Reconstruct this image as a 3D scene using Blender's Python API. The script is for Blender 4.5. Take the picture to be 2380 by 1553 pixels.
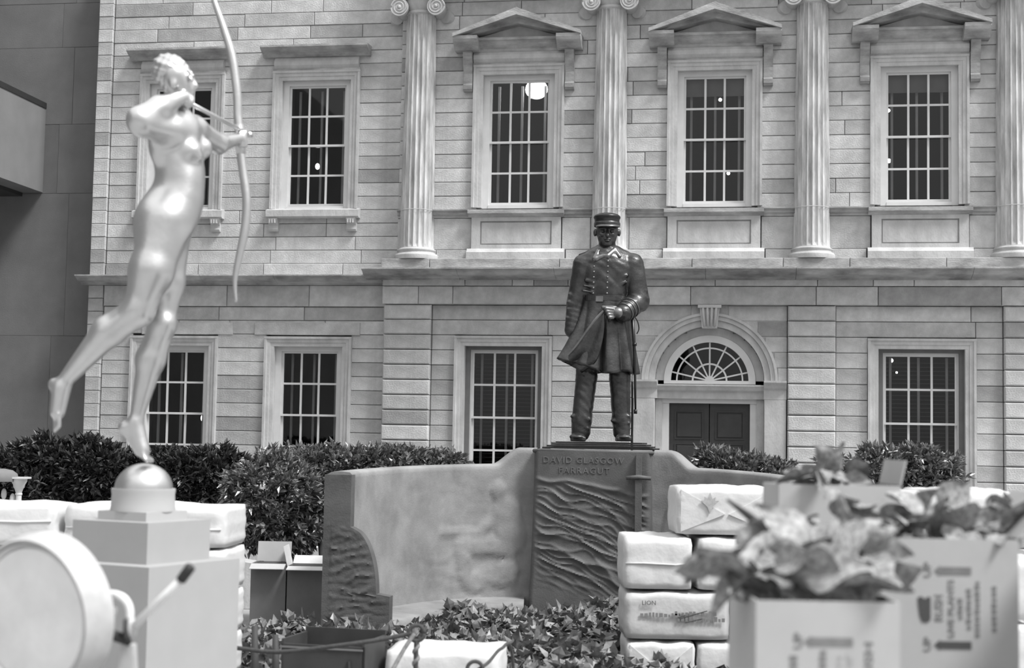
import bpy, math, random
import numpy as np
from mathutils import Vector, Matrix
from mathutils.bvhtree import BVHTree

for o in list(bpy.data.objects):
    bpy.data.objects.remove(o, do_unlink=True)
scene = bpy.context.scene
COL = scene.collection
R = random.Random(7)
NR = np.random.RandomState(11)

# ------------------------------------------------------------------ camera
EYE = 2.0
FPX = 3469.0
PITCH, ROLL, YAW = 0.0717, 0.0176, 0.1587
cam_data = bpy.data.cameras.new('camera')
cam = bpy.data.objects.new('camera', cam_data)
COL.objects.link(cam)
cam.matrix_world = Matrix.Translation((0, 0, EYE)) @ Matrix.Rotation(math.pi / 2 + PITCH, 4, 'X') @ Matrix.Rotation(ROLL, 4, 'Z')
cam_data.sensor_fit = 'HORIZONTAL'
cam_data.sensor_width = 36.0
cam_data.lens = 36.0 * FPX / 2380.0
cam_data.clip_start = 0.05
cam_data.clip_end = 200
cam_data.dof.use_dof = True
cam_data.dof.focus_distance = 17.5
cam_data.dof.aperture_fstop = 2.3
cam_data.dof.aperture_blades = 0
scene.camera = cam

# ------------------------------------------------------------------ light
world = bpy.data.worlds.new('World')
scene.world = world
world.use_nodes = True
wn = world.node_tree
bg = wn.nodes['Background']
tc = wn.nodes.new('ShaderNodeTexCoord')
sx = wn.nodes.new('ShaderNodeSeparateXYZ')
rmp = wn.nodes.new('ShaderNodeValToRGB')
rmp.color_ramp.elements[0].position = 0.0
rmp.color_ramp.elements[0].color = (0.38, 0.38, 0.38, 1)
rmp.color_ramp.elements[1].position = 0.8
rmp.color_ramp.elements[1].color = (1, 1, 1, 1)
wn.links.new(tc.outputs['Generated'], sx.inputs[0])
wn.links.new(sx.outputs['Z'], rmp.inputs[0])
wn.links.new(rmp.outputs[0], bg.inputs[0])
bg.inputs[1].default_value = 1.12
sun_data = bpy.data.lights.new('sun', 'SUN')
sun_data.energy = 3.6
sun_data.angle = math.radians(16)
sun = bpy.data.objects.new('sun', sun_data)
COL.objects.link(sun)
sun.location = (8, -6, 14)
SUN_AZ, SUN_EL = math.radians(56), math.radians(55)   # to the right of the view axis, behind the camera
sdir = Vector((math.sin(SUN_AZ) * math.cos(SUN_EL), -math.cos(SUN_AZ) * math.cos(SUN_EL), math.sin(SUN_EL)))
sun.rotation_euler = sdir.to_track_quat('Z', 'Y').to_euler()
scene.view_settings.view_transform = 'Standard'
scene.view_settings.look = 'None'
scene.view_settings.gamma = 1.0
scene.view_settings.use_curve_mapping = False
scene.view_settings.exposure = 0.27

# ------------------------------------------------------------------ pixel -> place
CP, SP, CR, SR = math.cos(PITCH), math.sin(PITCH), math.cos(ROLL), math.sin(ROLL)
CY, SY = math.cos(YAW), math.sin(YAW)
FAC_Y = 22.5

def ray(px, py):
    dx, dy = (px - 1190) / FPX, (py - 776.5) / FPX
    x = dx * CR + dy * SR
    zc = -(-dx * SR + dy * CR)
    return Vector((x, CP - zc * SP, SP + zc * CP))

def at(px, py, Y):
    d = ray(px, py)
    return Vector((d.x * Y / d.y, Y, EYE + d.z * Y / d.y))

def at_z(px, py, z):
    d = ray(px, py)
    t = (z - EYE) / d.z
    return Vector((d.x * t, d.y * t, z))

def fp(u, w, z):            # facade coordinates to world
    return Vector((u * CY - w * SY, FAC_Y - u * SY - w * CY, z))

def fw(px, py, w=0.0):      # pixel to (u, z) on the facade plane w
    d = ray(px, py)
    n = Vector((-SY, -CY, 0))
    o = fp(0, w, EYE)
    t = (o - Vector((0, 0, EYE))).dot(n) / d.dot(n)
    p = Vector((0, 0, EYE)) + d * t - o
    return p.dot(Vector((CY, -SY, 0))), p.z + EYE

def fu(px, py, w=0.0): return fw(px, py, w)[0]
def fz(px, py, w=0.0): return fw(px, py, w)[1]

# ------------------------------------------------------------------ materials
MATS = {}
def mat(name, col, rough=0.7, metal=0.0, var=0.12, scale=6.0, bump=0.0, bscale=60.0, objvar=0.0, spec=0.5,
        stretch=(1, 1, 1), fine=0.0, lo=None):
    if name in MATS: return MATS[name]
    m = bpy.data.materials.new(name); m.use_nodes = True
    nt = m.node_tree; b = nt.nodes['Principled BSDF']
    b.inputs['Roughness'].default_value = rough
    b.inputs['Metallic'].default_value = metal
    b.inputs['Specular IOR Level'].default_value = spec
    co = nt.nodes.new('ShaderNodeTexCoord')
    mp = nt.nodes.new('ShaderNodeMapping'); mp.inputs['Scale'].default_value = stretch
    nt.links.new(co.outputs['Object'], mp.inputs[0])
    n = nt.nodes.new('ShaderNodeTexNoise'); n.inputs['Scale'].default_value = scale
    n.inputs['Detail'].default_value = 6; n.inputs['Roughness'].default_value = 0.6
    nt.links.new(mp.outputs[0], n.inputs['Vector'])
    mr = nt.nodes.new('ShaderNodeMapRange')
    mr.inputs['From Min'].default_value = 0.3; mr.inputs['From Max'].default_value = 0.7
    mr.inputs['To Min'].default_value = 1 - var; mr.inputs['To Max'].default_value = 1 + var
    nt.links.new(n.outputs['Fac'], mr.inputs[0])
    val = mr.outputs[0]
    if objvar > 0:
        oi = nt.nodes.new('ShaderNodeObjectInfo')
        r2 = nt.nodes.new('ShaderNodeValToRGB')
        r2.color_ramp.elements[0].position = 0.0; v0 = 1 - objvar * (2.2 if lo is None else lo)
        r2.color_ramp.elements[0].color = (v0, v0, v0, 1)
        e = r2.color_ramp.elements.new(0.12); v1 = 1 - objvar * 0.7; e.color = (v1, v1, v1, 1)
        r2.color_ramp.elements[-1].position = 1.0; v2 = 1 + objvar; r2.color_ramp.elements[-1].color = (v2, v2, v2, 1)
        nt.links.new(oi.outputs['Random'], r2.inputs[0])
        mu = nt.nodes.new('ShaderNodeMath'); mu.operation = 'MULTIPLY'
        nt.links.new(val, mu.inputs[0]); nt.links.new(r2.outputs[0], mu.inputs[1]); val = mu.outputs[0]
    mu = nt.nodes.new('ShaderNodeMath'); mu.operation = 'MULTIPLY'; mu.inputs[1].default_value = col
    nt.links.new(val, mu.inputs[0]); val = mu.outputs[0]
    cb = nt.nodes.new('ShaderNodeCombineColor')
    for i in range(3): nt.links.new(val, cb.inputs[i])
    nt.links.new(cb.outputs[0], b.inputs['Base Color'])
    if bump > 0:
        n2 = nt.nodes.new('ShaderNodeTexNoise'); n2.inputs['Scale'].default_value = bscale
        n2.inputs['Detail'].default_value = 4
        nt.links.new(mp.outputs[0], n2.inputs['Vector'])
        bp = nt.nodes.new('ShaderNodeBump'); bp.inputs['Strength'].default_value = bump
        bp.inputs['Distance'].default_value = 0.02
        nt.links.new(n2.outputs['Fac'], bp.inputs['Height'])
        nt.links.new(bp.outputs[0], b.inputs['Normal'])
    MATS[name] = m
    return m

def glass_mat():
    m = bpy.data.materials.new('window_glass'); m.use_nodes = True
    nt = m.node_tree; nt.nodes.clear()
    out = nt.nodes.new('ShaderNodeOutputMaterial')
    mx = nt.nodes.new('ShaderNodeMixShader')
    tr = nt.nodes.new('ShaderNodeBsdfTransparent'); tr.inputs[0].default_value = (0.8, 0.8, 0.8, 1)
    gl = nt.nodes.new('ShaderNodeBsdfGlossy'); gl.inputs['Roughness'].default_value = 0.02
    gl.inputs['Color'].default_value = (0.8, 0.8, 0.8, 1)
    fr = nt.nodes.new('ShaderNodeFresnel'); fr.inputs[0].default_value = 1.5
    nt.links.new(fr.outputs[0], mx.inputs[0]); nt.links.new(tr.outputs[0], mx.inputs[1]); nt.links.new(gl.outputs[0], mx.inputs[2])
    nt.links.new(mx.outputs[0], out.inputs[0])
    return m

def emit_mat(name, s):
    m = bpy.data.materials.new(name); m.use_nodes = True
    b = m.node_tree.nodes['Principled BSDF']
    b.inputs['Emission Color'].default_value = (1, 1, 1, 1)
    b.inputs['Emission Strength'].default_value = s
    return m

M_STONE = mat('ashlar_stone', 0.50, 0.85, var=0.2, scale=5, bump=0.4, bscale=45, objvar=0.17, lo=2.4)
M_TRIM = mat('dressed_stone', 0.50, 0.85, var=0.2, scale=4, bump=0.25, bscale=40, stretch=(1, 1, 0.6))
M_WEATHER = mat('weathered_stone', 0.36, 0.85, var=0.5, scale=3.2, bump=0.3, bscale=40, stretch=(0.7, 1, 1.5))
M_MORTAR = mat('mortar', 0.16, 0.9, var=0.1)
M_COLUMN = mat('column_stone', 0.50, 0.85, var=0.42, scale=7, bump=0.4, bscale=40, stretch=(1.6, 1.6, 0.25))
M_WOOD = mat('painted_wood', 0.66, 0.55, var=0.05)
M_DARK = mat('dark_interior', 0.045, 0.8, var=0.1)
M_BLIND = mat('roller_blind', 0.34, 0.9, var=0.06)
M_BAR = mat('inner_bar_paint', 0.75, 0.6, var=0.05)
M_GLASS = glass_mat()
M_DOOR = mat('dark_door_wood', 0.045, 0.45, var=0.15, scale=9)
M_WALL = mat('grey_wall_panel', 0.17, 0.9, var=0.14, scale=1.6, bump=0.15, bscale=60, objvar=0.05)
M_FLOOR = mat('paving', 0.32, 0.85, var=0.15, scale=3)
M_SOIL = mat('soil', 0.06, 0.95, var=0.4, scale=9, bump=0.6)
M_GILT = mat('gilded_metal', 0.66, 0.36, 1.0, var=0.07, scale=5, bump=0.05, bscale=30)
M_PLINTH = mat('plinth_paint', 0.44, 0.6, var=0.03)
M_PEDPALE = mat('pedestal_paint', 0.37, 0.7, var=0.03)
M_BRONZE = mat('dark_bronze', 0.085, 0.36, 0.85, var=0.35, scale=7, bump=0.15, bscale=40)
M_BRONZE_D = mat('black_bronze', 0.045, 0.36, 0.8, var=0.25, scale=7)
M_BRONZE_L = mat('pale_bronze', 0.2, 0.36, 0.85, var=0.3, scale=9)  # lighter bronze tone for the hand, collar, coat edge and fittings
M_MONU = mat('monument_stone', 0.25, 0.75, var=0.3, scale=2.2, bump=0.15, bscale=60)
M_MONU_D = mat('monument_stone_darker', 0.10, 0.7, var=0.3, scale=3, bump=0.15, bscale=60)  # darker tone of the monument stone, for pedestal and bench ends
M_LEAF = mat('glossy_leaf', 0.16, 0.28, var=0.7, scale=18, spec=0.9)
M_LEAF_SHADE = mat('shaded_leaf', 0.045, 0.42, var=0.4, scale=14, spec=0.5)  # darker leaf copy: shade over the left shrubs is put into its colour
M_IVY = mat('ivy_leaf', 0.2, 0.45, var=0.6, scale=9)
M_BARK = mat('bark', 0.05, 0.9, var=0.3)
M_BALE = mat('white_wrapping', 0.64, 0.5, var=0.05, scale=5, bump=0.25, bscale=14)
M_BALE_G = mat('grey_wrapping', 0.53, 0.55, var=0.07, scale=5, bump=0.25, bscale=14)
M_CARD = mat('cardboard', 0.44, 0.8, var=0.06, scale=5)
M_CARD_D = mat('brown_cardboard', 0.17, 0.8, var=0.1, scale=5)
M_INK = mat('dark_ink', 0.07, 0.8, var=0.1)
M_INKG = mat('faded_ink', 0.19, 0.8, var=0.15, scale=30)
M_INKL = mat('pale_ink', 0.42, 0.8, var=0.2, scale=30)
M_PLANT = mat('limp_leaf', 0.29, 0.55, var=0.65, scale=9)
M_DRUM = mat('drum_paint', 0.80, 0.6, var=0.1, scale=5, stretch=(1, 1, 0.35), bump=0.1)
M_DRUMRIM = mat('drum_rim_paint', 0.50, 0.5, var=0.15, scale=8)
M_BLACK = mat('black_rubber', 0.03, 0.6, var=0.1)
M_ROPE = mat('rope_fibre', 0.06, 0.9, var=0.3, scale=60)
M_CRATE = mat('dark_crate', 0.045, 0.7, var=0.2)
M_GLARE = emit_mat('glare_glow', 14.0)  # emission for a glare mirrored in the window glass
M_BULB = emit_mat('lit_bulb', 9.0)

# ------------------------------------------------------------------ mesh building
def link(o, parent=None):
    COL.objects.link(o)
    if parent is not None: o.parent = parent
    return o

def tag(o, label, cat, group=None, kind=None):
    o['label'] = label; o['category'] = cat
    if group: o['group'] = group
    if kind: o['kind'] = kind
    return o

def empty(name, loc, rz=0.0, label=None, cat=None, group=None, kind=None, parent=None):
    o = bpy.data.objects.new(name, None); o.empty_display_size = 0.1
    o.location = loc; o.rotation_euler = (0, 0, rz)
    link(o, parent)
    if label: tag(o, label, cat, group, kind)
    return o

def mesh_obj(name, verts, faces, m, parent=None, smooth=False, loc=None, off=None):
    me = bpy.data.meshes.new(name)
    if off is not None:
        verts = [(v[0] - off[0], v[1] - off[1], v[2] - off[2]) for v in verts]
    me.from_pydata([tuple(v) for v in verts], [], [tuple(f) for f in faces])
    me.update()
    me.materials.append(m)
    if smooth:
        me.polygons.foreach_set('use_smooth', [True] * len(me.polygons))
    o = bpy.data.objects.new(name, me)
    if loc is not None: o.location = loc
    return link(o, parent)

class MB:
    def __init__(s): s.v = []; s.f = []
    def add(s, vs, fs):
        n = len(s.v); s.v += [tuple(v) for v in vs]; s.f += [tuple(i + n for i in f) for f in fs]; return s
    def box(s, x0, x1, y0, y1, z0, z1):
        return s.add([(x0, y0, z0), (x1, y0, z0), (x1, y1, z0), (x0, y1, z0), (x0, y0, z1), (x1, y0, z1), (x1, y1, z1), (x0, y1, z1)],
                     [(0, 3, 2, 1), (4, 5, 6, 7), (0, 1, 5, 4), (1, 2, 6, 5), (2, 3, 7, 6), (3, 0, 4, 7)])
    def cbox(s, x0, x1, y0, y1, z0, z1, c=0.008):
        # box whose front face (y0) has chamfered edges
        vs = [(x0, y1, z0), (x1, y1, z0), (x1, y1, z1), (x0, y1, z1),
              (x0, y0 + c, z0), (x1, y0 + c, z0), (x1, y0 + c, z1), (x0, y0 + c, z1),
              (x0 + c, y0, z0 + c), (x1 - c, y0, z0 + c), (x1 - c, y0, z1 - c), (x0 + c, y0, z1 - c)]
        fs = [(0, 3, 2, 1), (0, 1, 5, 4), (1, 2, 6, 5), (2, 3, 7, 6), (3, 0, 4, 7),
              (4, 5, 9, 8), (5, 6, 10, 9), (6, 7, 11, 10), (7, 4, 8, 11), (8, 9, 10, 11)]
        return s.add(vs, fs)
    def prism_x(s, poly, x0, x1):        # poly of (y, z)
        n = len(poly)
        vs = [(x0, y, z) for y, z in poly] + [(x1, y, z) for y, z in poly]
        fs = [tuple(range(n))[::-1], tuple(range(n, 2 * n))] + [(i, (i + 1) % n, n + (i + 1) % n, n + i) for i in range(n)]
        return s.add(vs, fs)
    def prism_y(s, poly, y0, y1):        # poly of (x, z)
        n = len(poly)
        vs = [(x, y0, z) for x, z in poly] + [(x, y1, z) for x, z in poly]
        fs = [tuple(range(n)), tuple(range(n, 2 * n))[::-1]] + [((i + 1) % n, i, n + i, n + (i + 1) % n) for i in range(n)]
        return s.add(vs, fs)
    def lathe(s, prof, n=32, c=(0, 0), cap=True):   # prof of (r, z)
        vs = []; fs = []
        for r, z in prof:
            for i in range(n):
                a = 2 * math.pi * i / n
                vs.append((c[0] + r * math.cos(a), c[1] + r * math.sin(a), z))
        for k in range(len(prof) - 1):
            for i in range(n):
                j = (i + 1) % n
                fs.append((k * n + i, k * n + j, (k + 1) * n + j, (k + 1) * n + i))
        if cap:
            fs.append(tuple(range(n))[::-1]); fs.append(tuple((len(prof) - 1) * n + i for i in range(n)))
        return s.add(vs, fs)
    def tube(s, pts, rad, n=8, cap=True):
        pts = [Vector(p) for p in pts]
        if not isinstance(rad, (list, tuple)): rad = [rad] * len(pts)
        vs = []; fs = []
        up = None
        for i, p in enumerate(pts):
            t = (pts[min(i + 1, len(pts) - 1)] - pts[max(i - 1, 0)]).normalized()
            if up is None:
                up = Vector((0, 0, 1)) if abs(t.z) < 0.9 else Vector((1, 0, 0))
            a = t.cross(up).normalized(); b = a.cross(t).normalized(); up = b
            for k in range(n):
                th = 2 * math.pi * k / n
                vs.append(p + (a * math.cos(th) + b * math.sin(th)) * rad[i])
        for i in range(len(pts) - 1):
            for k in range(n):
                j = (k + 1) % n
                fs.append((i * n + k, i * n + j, (i + 1) * n + j, (i + 1) * n + k))
        if cap:
            fs.append(tuple(range(n))[::-1]); fs.append(tuple((len(pts) - 1) * n + k for k in range(n)))
        return s.add(vs, fs)
    def ball(s, c, r, n=10, m=6):
        if not isinstance(r, (tuple, list)): r = (r, r, r)
        vs = [(c[0], c[1], c[2] - r[2])]
        for i in range(1, m):
            ph = -math.pi / 2 + math.pi * i / m
            for k in range(n):
                th = 2 * math.pi * k / n
                vs.append((c[0] + r[0] * math.cos(ph) * math.cos(th), c[1] + r[1] * math.cos(ph) * math.sin(th), c[2] + r[2] * math.sin(ph)))
        vs.append((c[0], c[1], c[2] + r[2]))
        fs = []
        for k in range(n): fs.append((0, 1 + (k + 1) % n, 1 + k))
        for i in range(m - 2):
            for k in range(n):
                j = (k + 1) % n
                fs.append((1 + i * n + k, 1 + i * n + j, 1 + (i + 1) * n + j, 1 + (i + 1) * n + k))
        b = 1 + (m - 2) * n
        for k in range(n): fs.append((b + k, b + (k + 1) % n, len(vs) - 1))
        return s.add(vs, fs)
    def build(s, name, m, parent=None, smooth=False, loc=None, off=None):
        return mesh_obj(name, s.v, s.f, m, parent, smooth, loc, off)

def smooth_by_angle(o, deg=35):
    me = o.data
    me.polygons.foreach_set('use_smooth', [True] * len(me.polygons))
    try: me.set_sharp_from_angle(angle=math.radians(deg))
    except Exception: pass
    return o

# ------------------------------------------------------------------ implicit surfaces for the figures
class SDF:
    def __init__(s, res): s.res = res; s.p = []
    def cap(s, a, b, ra, rb, k=0.02, sq=None, op='u'):
        s.p.append(('cap', np.array(a, float), np.array(b, float), float(ra), float(rb), k, sq, op)); return s
    def ell(s, c, r, k=0.02, rot=None, op='u'):
        r = (r, r, r) if not hasattr(r, '__len__') else r
        s.p.append(('ell', np.array(c, float), np.array(r, float), rot, None, k, None, op)); return s
    def box(s, c, h, rad=0.01, k=0.01, rot=None, op='u'):
        s.p.append(('box', np.array(c, float), np.array(h, float), rot, rad, k, None, op)); return s
    def mesh(s, name, m, parent=None, off=(0, 0, 0), disp=None, smooth_it=1):
        res = s.res
        def bounds(q):
            if q[0] == 'cap':
                e = max(q[3], q[4]) * 1.02
                if q[6] is not None: e = e * max(1, max(q[6]))
                return np.minimum(q[1], q[2]) - e, np.maximum(q[1], q[2]) + e
            e = np.linalg.norm(q[2]) if q[3] is not None else q[2]
            e = e + (q[4] or 0)
            return q[1] - e, q[1] + e
        lo = np.min([bounds(q)[0] for q in s.p if q[7] == 'u'], axis=0) - 4 * res
        hi = np.max([bounds(q)[1] for q in s.p if q[7] == 'u'], axis=0) + 4 * res
        n = np.ceil((hi - lo) / res).astype(int) + 1
        V = np.full(n, 1.0, dtype=np.float32)
        for q in s.p:
            b0, b1 = bounds(q); k = max(q[5], 1e-4)
            i0 = np.clip(np.floor((b0 - k - 2 * res - lo) / res).astype(int), 0, n - 1)
            i1 = np.clip(np.ceil((b1 + k + 2 * res - lo) / res).astype(int) + 1, 1, n)
            ax = [(lo[d] + res * np.arange(i0[d], i1[d])).astype(np.float32) for d in range(3)]
            X, Y, Z = np.meshgrid(*ax, indexing='ij', sparse=True)
            if q[0] == 'cap':
                a, b, ra, rb = q[1:5]
                sc = q[6] or (1, 1, 1)
                d = b - a
                # squash about the axis line: scale offsets per world axis
                L2 = max(float((d / np.array(sc)) @ (d / np.array(sc))), 1e-9)
                px, py, pz = (X - a[0]) / sc[0], (Y - a[1]) / sc[1], (Z - a[2]) / sc[2]
                dd = d / np.array(sc)
                t = np.clip((px * dd[0] + py * dd[1] + pz * dd[2]) / L2, 0, 1)
                dist = np.sqrt((px - t * dd[0]) ** 2 + (py - t * dd[1]) ** 2 + (pz - t * dd[2]) ** 2) - (ra + (rb - ra) * t)
                dist = dist * min(1.0, min(sc))
            else:
                c, r, rot, rad = q[1:5]
                px, py, pz = X - c[0], Y - c[1], Z - c[2]
                if rot is not None:
                    Rm = np.array(rot.to_3x3().transposed())
                    px, py, pz = (Rm[i][0] * px + Rm[i][1] * py + Rm[i][2] * pz for i in range(3)) if False else (
                        Rm[0][0] * px + Rm[0][1] * py + Rm[0][2] * pz,
                        Rm[1][0] * px + Rm[1][1] * py + Rm[1][2] * pz,
                        Rm[2][0] * px + Rm[2][1] * py + Rm[2][2] * pz)
                if q[0] == 'ell':
                    k0 = np.sqrt((px / r[0]) ** 2 + (py / r[1]) ** 2 + (pz / r[2]) ** 2)
                    k1 = np.sqrt((px / r[0] ** 2) ** 2 + (py / r[1] ** 2) ** 2 + (pz / r[2] ** 2) ** 2) + 1e-6
                    dist = k0 * (k0 - 1) / k1
                else:
                    qx, qy, qz = np.abs(px) - r[0], np.abs(py) - r[1], np.abs(pz) - r[2]
                    dist = np.sqrt(np.maximum(qx, 0) ** 2 + np.maximum(qy, 0) ** 2 + np.maximum(qz, 0) ** 2) + np.minimum(np.maximum(qx, np.maximum(qy, qz)), 0) - rad
            sl = tuple(slice(i0[d], i1[d]) for d in range(3))
            S = V[sl]
            if q[7] == 'u':
                h = np.clip(0.5 + 0.5 * (S - dist) / k, 0, 1)
                V[sl] = S + (dist - S) * h - k * h * (1 - h)
            else:
                dist = -dist
                h = np.clip(0.5 - 0.5 * (S - dist) / k, 0, 1)
                V[sl] = S + (dist - S) * h + k * h * (1 - h)
        if disp is not None:
            ax = [(lo[d] + res * np.arange(n[d])).astype(np.float32) for d in range(3)]
            X, Y, Z = np.meshgrid(*ax, indexing='ij', sparse=True)
            V = V + disp(X, Y, Z).astype(np.float32)
        neg = V < 0
        c8 = [(a, b, c) for a in (0, 1) for b in (0, 1) for c in (0, 1)]
        cnt = np.zeros(n - 1, dtype=np.int8)
        for a, b, c in c8:
            cnt += neg[a:n[0] - 1 + a, b:n[1] - 1 + b, c:n[2] - 1 + c]
        idx = np.argwhere((cnt > 0) & (cnt < 8))
        acc = np.zeros((len(idx), 3)); num = np.zeros(len(idx))
        for a in c8:
            for d in range(3):
                if a[d] == 1: continue
                b = list(a); b[d] = 1
                va = V[idx[:, 0] + a[0], idx[:, 1] + a[1], idx[:, 2] + a[2]]
                vb = V[idx[:, 0] + b[0], idx[:, 1] + b[1], idx[:, 2] + b[2]]
                cr = (va < 0) != (vb < 0)
                t = np.where(cr, va / np.where(cr, va - vb, 1), 0)
                pt = np.tile(np.array(a, float), (len(idx), 1)); pt[:, d] += t
                acc[cr] += pt[cr]; num[cr] += 1
        P = lo + res * (idx + acc / num[:, None])
        ID = np.full(n - 1, -1, dtype=np.int64); ID[idx[:, 0], idx[:, 1], idx[:, 2]] = np.arange(len(idx))
        F = []
        for d in range(3):
            e, f = (d + 1) % 3, (d + 2) % 3
            sa = [slice(None)] * 3; sb = [slice(None)] * 3
            sa[d] = slice(0, n[d] - 1); sb[d] = slice(1, n[d])
            A, B = neg[tuple(sa)], neg[tuple(sb)]
            ch = np.argwhere(A != B)
            ch = ch[(ch[:, e] > 0) & (ch[:, f] > 0) & (ch[:, e] < n[e] - 1) & (ch[:, f] < n[f] - 1)]
            sgn = A[ch[:, 0], ch[:, 1], ch[:, 2]]
            def cell(de, df):
                q = ch.copy(); q[:, e] -= de; q[:, f] -= df
                return ID[q[:, 0], q[:, 1], q[:, 2]]
            Q = np.stack([cell(1, 1), cell(0, 1), cell(0, 0), cell(1, 0)], 1)
            Q[~sgn] = Q[~sgn][:, ::-1]
            F.append(Q)
        F = np.concatenate(F)
        for _ in range(smooth_it):
            sm = np.zeros_like(P); ct = np.zeros(len(P))
            for i in range(4):
                np.add.at(sm, F[:, i], P[F[:, (i + 1) % 4]]); np.add.at(ct, F[:, i], 1)
                np.add.at(sm, F[:, i], P[F[:, (i + 3) % 4]]); np.add.at(ct, F[:, i], 1)
            P = 0.4 * P + 0.6 * sm / np.maximum(ct, 1)[:, None]
        P = P - np.array(off)
        return mesh_obj(name, P.tolist(), F.tolist(), m, parent, True)
# ================================================================== THE SETTING
FAC = (fp(0, 0, 0), -YAW)
def facade_struct(name, label, cat):
    return empty(name, FAC[0], FAC[1], label, cat, kind='structure')

fl = MB().box(-16, 14, -4, 25, -0.3, 0.0).build('floor', M_FLOOR)
tag(fl, 'grey paved courtyard floor under everything', 'floor', kind='structure')

# levels and planes of the main block
W_UP, W_LOW, W_PIL, W_BAND = 0.14, 0.20, 0.29, 0.32
Z_CORN_T = fz(1250, 623, 0.5); Z_CORN_B = fz(1250, 650, 0.42)
Z_PLINTH_T = fz(1250, 600, 0.43)
Z_BAND_T = fz(1250, 665, W_BAND); Z_BAND_B = fz(1200, 707.5, W_BAND)
U_MAIN = fu(888, 850, W_PIL)          # left corner of the projecting block
U_R = 10.6
Z_TOP = 9.9
U_WING_L = fu(200, 850, 0.1)
U_PIER_R = fu(252, 400, 0.1)
U_COL = [fu(966, 300, 0.42), fu(1415, 300, 0.42), fu(1889, 300, 0.42), fu(2363, 300, 0.42)]
# glazing rectangles (u0, u1, z0, z1) on plane w = wg
GZ0, GZ1, GW = 5.622, 7.463, 0.8585
U_win = [-0.365, 2.585, 5.536]
UPPER_MAIN = [(u, u + GW, GZ0, GZ1) for u in U_win]
WG = -0.06
wu1 = (fu(680, 206, WG) + fu(673, 474, WG)) / 2; wu0 = fu(368, 340, WG)
UPPER_WING = [(wu0, wu0 + GW, fz(736, 474, WG), fz(741, 206, WG)), (wu1, wu1 + GW, fz(736, 474, WG), fz(741, 206, WG))]
LZ1, LZM = 3.319, 2.35
LZ0 = 2 * LZM - LZ1
LOWER_MAIN = [(-0.565, 0.37, LZ0, LZ1), (5.50, 6.465, LZ0, LZ1)]
lw1 = (fu(661.8, 822, WG), fu(784, 822, WG)); lw0 = (fu(351, 822, WG), fu(476, 822, WG))
lzt = fz(722, 822, WG); lzm = fz(720, 965.5, WG)
LOWER_WING = [(lw0[0], lw0[1], 2 * lzm - lzt, lzt), (lw1[0], lw1[1], 2 * lzm - lzt, lzt)]
# doorway
DU = fu(1649, 885, 0.1); DZ = fz(1649, 885, 0.1)
PXM = 1.0 / (fu(1700, 885, 0.1) - fu(1699, 885, 0.1))      # pixels per metre here
D_FAN, D_FRAME, D_REV, D_ARCH = 90.6 / PXM, 107 / PXM, 127 / PXM, 158 / PXM
D_DOOR_T = fz(1649, 938, 0.05)
D_IMP_T, D_IMP_B = fz(1649, 894, 0.25), fz(1649, 927, 0.25)

def grow(r, a, b=None, t=None):
    return (r[0] - a, r[1] + a, r[2] - (a if b is None else b), r[3] + (a if t is None else t))

def rects_minus(u0, u1, z0, z1, holes):
    us = sorted({u0, u1} | {h for r in holes for h in r[:2] if u0 < h < u1})
    zs = sorted({z0, z1} | {h for r in holes for h in r[2:4] if z0 < h < z1})
    out = []
    for a, b in zip(us, us[1:]):
        run = None
        for c, d in zip(zs, zs[1:]):
            inside = any(r[0] < (a + b) / 2 < r[1] and r[2] < (c + d) / 2 < r[3] for r in holes)
            if inside:
                if run: out.append((a, b) + run); run = None
            else: run = (run[0], d) if run else (c, d)
        if run: out.append((a, b) + run)
    return out

def backing(name, parent, u0, u1, z0, z1, w, holes, thick=0.3, m=None):
    mb = MB()
    for a, b, c, d in rects_minus(u0, u1, z0, z1, holes):
        mb.box(a, b, -w, -w + thick, c, d)
    return mb.build(name, m or M_MORTAR, parent)

def block(parent, u0, u1, z0, z1, w, depth, c=0.007, m=None, name='stone_block', gap=0.004):
    cx, cz = (u0 + u1) / 2, (z0 + z1) / 2
    hx, hz = (u1 - u0) / 2 - gap, (z1 - z0) / 2 - gap
    return MB().cbox(-hx, hx, 0, depth, -hz, hz, c).build(name, m or M_STONE, parent, loc=(cx, -w, cz))

def ashlar(parent, u0, u1, z0, z1, h, w, holes, lengths=(0.7, 1.5), c=0.007, gap=0.004, depth=0.12, jit=0.004, m=None):
    nrow = max(1, round((z1 - z0) / h)); h = (z1 - z0) / nrow
    for i in range(nrow):
        a, b = z0 + i * h, z0 + (i + 1) * h
        spans = [(u0, u1)]
        for r in holes:
            ov = min(b, r[3]) - max(a, r[2])
            if ov > 0.35 * h:
                ns = []
                for p, q in spans:
                    if r[1] <= p or r[0] >= q: ns.append((p, q)); continue
                    if r[0] - p > 0.03: ns.append((p, r[0]))
                    if q - r[1] > 0.03: ns.append((r[1], q))
                spans = ns
        for p, q in spans:
            x = p
            first = True
            while x < q - 1e-6:
                L = R.uniform(*lengths)
                if first and q - p > lengths[1]: L *= R.uniform(0.4, 1.0)
                first = False
                e = x + L
                if q - e < 0.35: e = q
                block(parent, x, min(e, q), a, b, w + R.uniform(-jit, jit), depth, c, m, gap=gap)
                x = e

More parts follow.
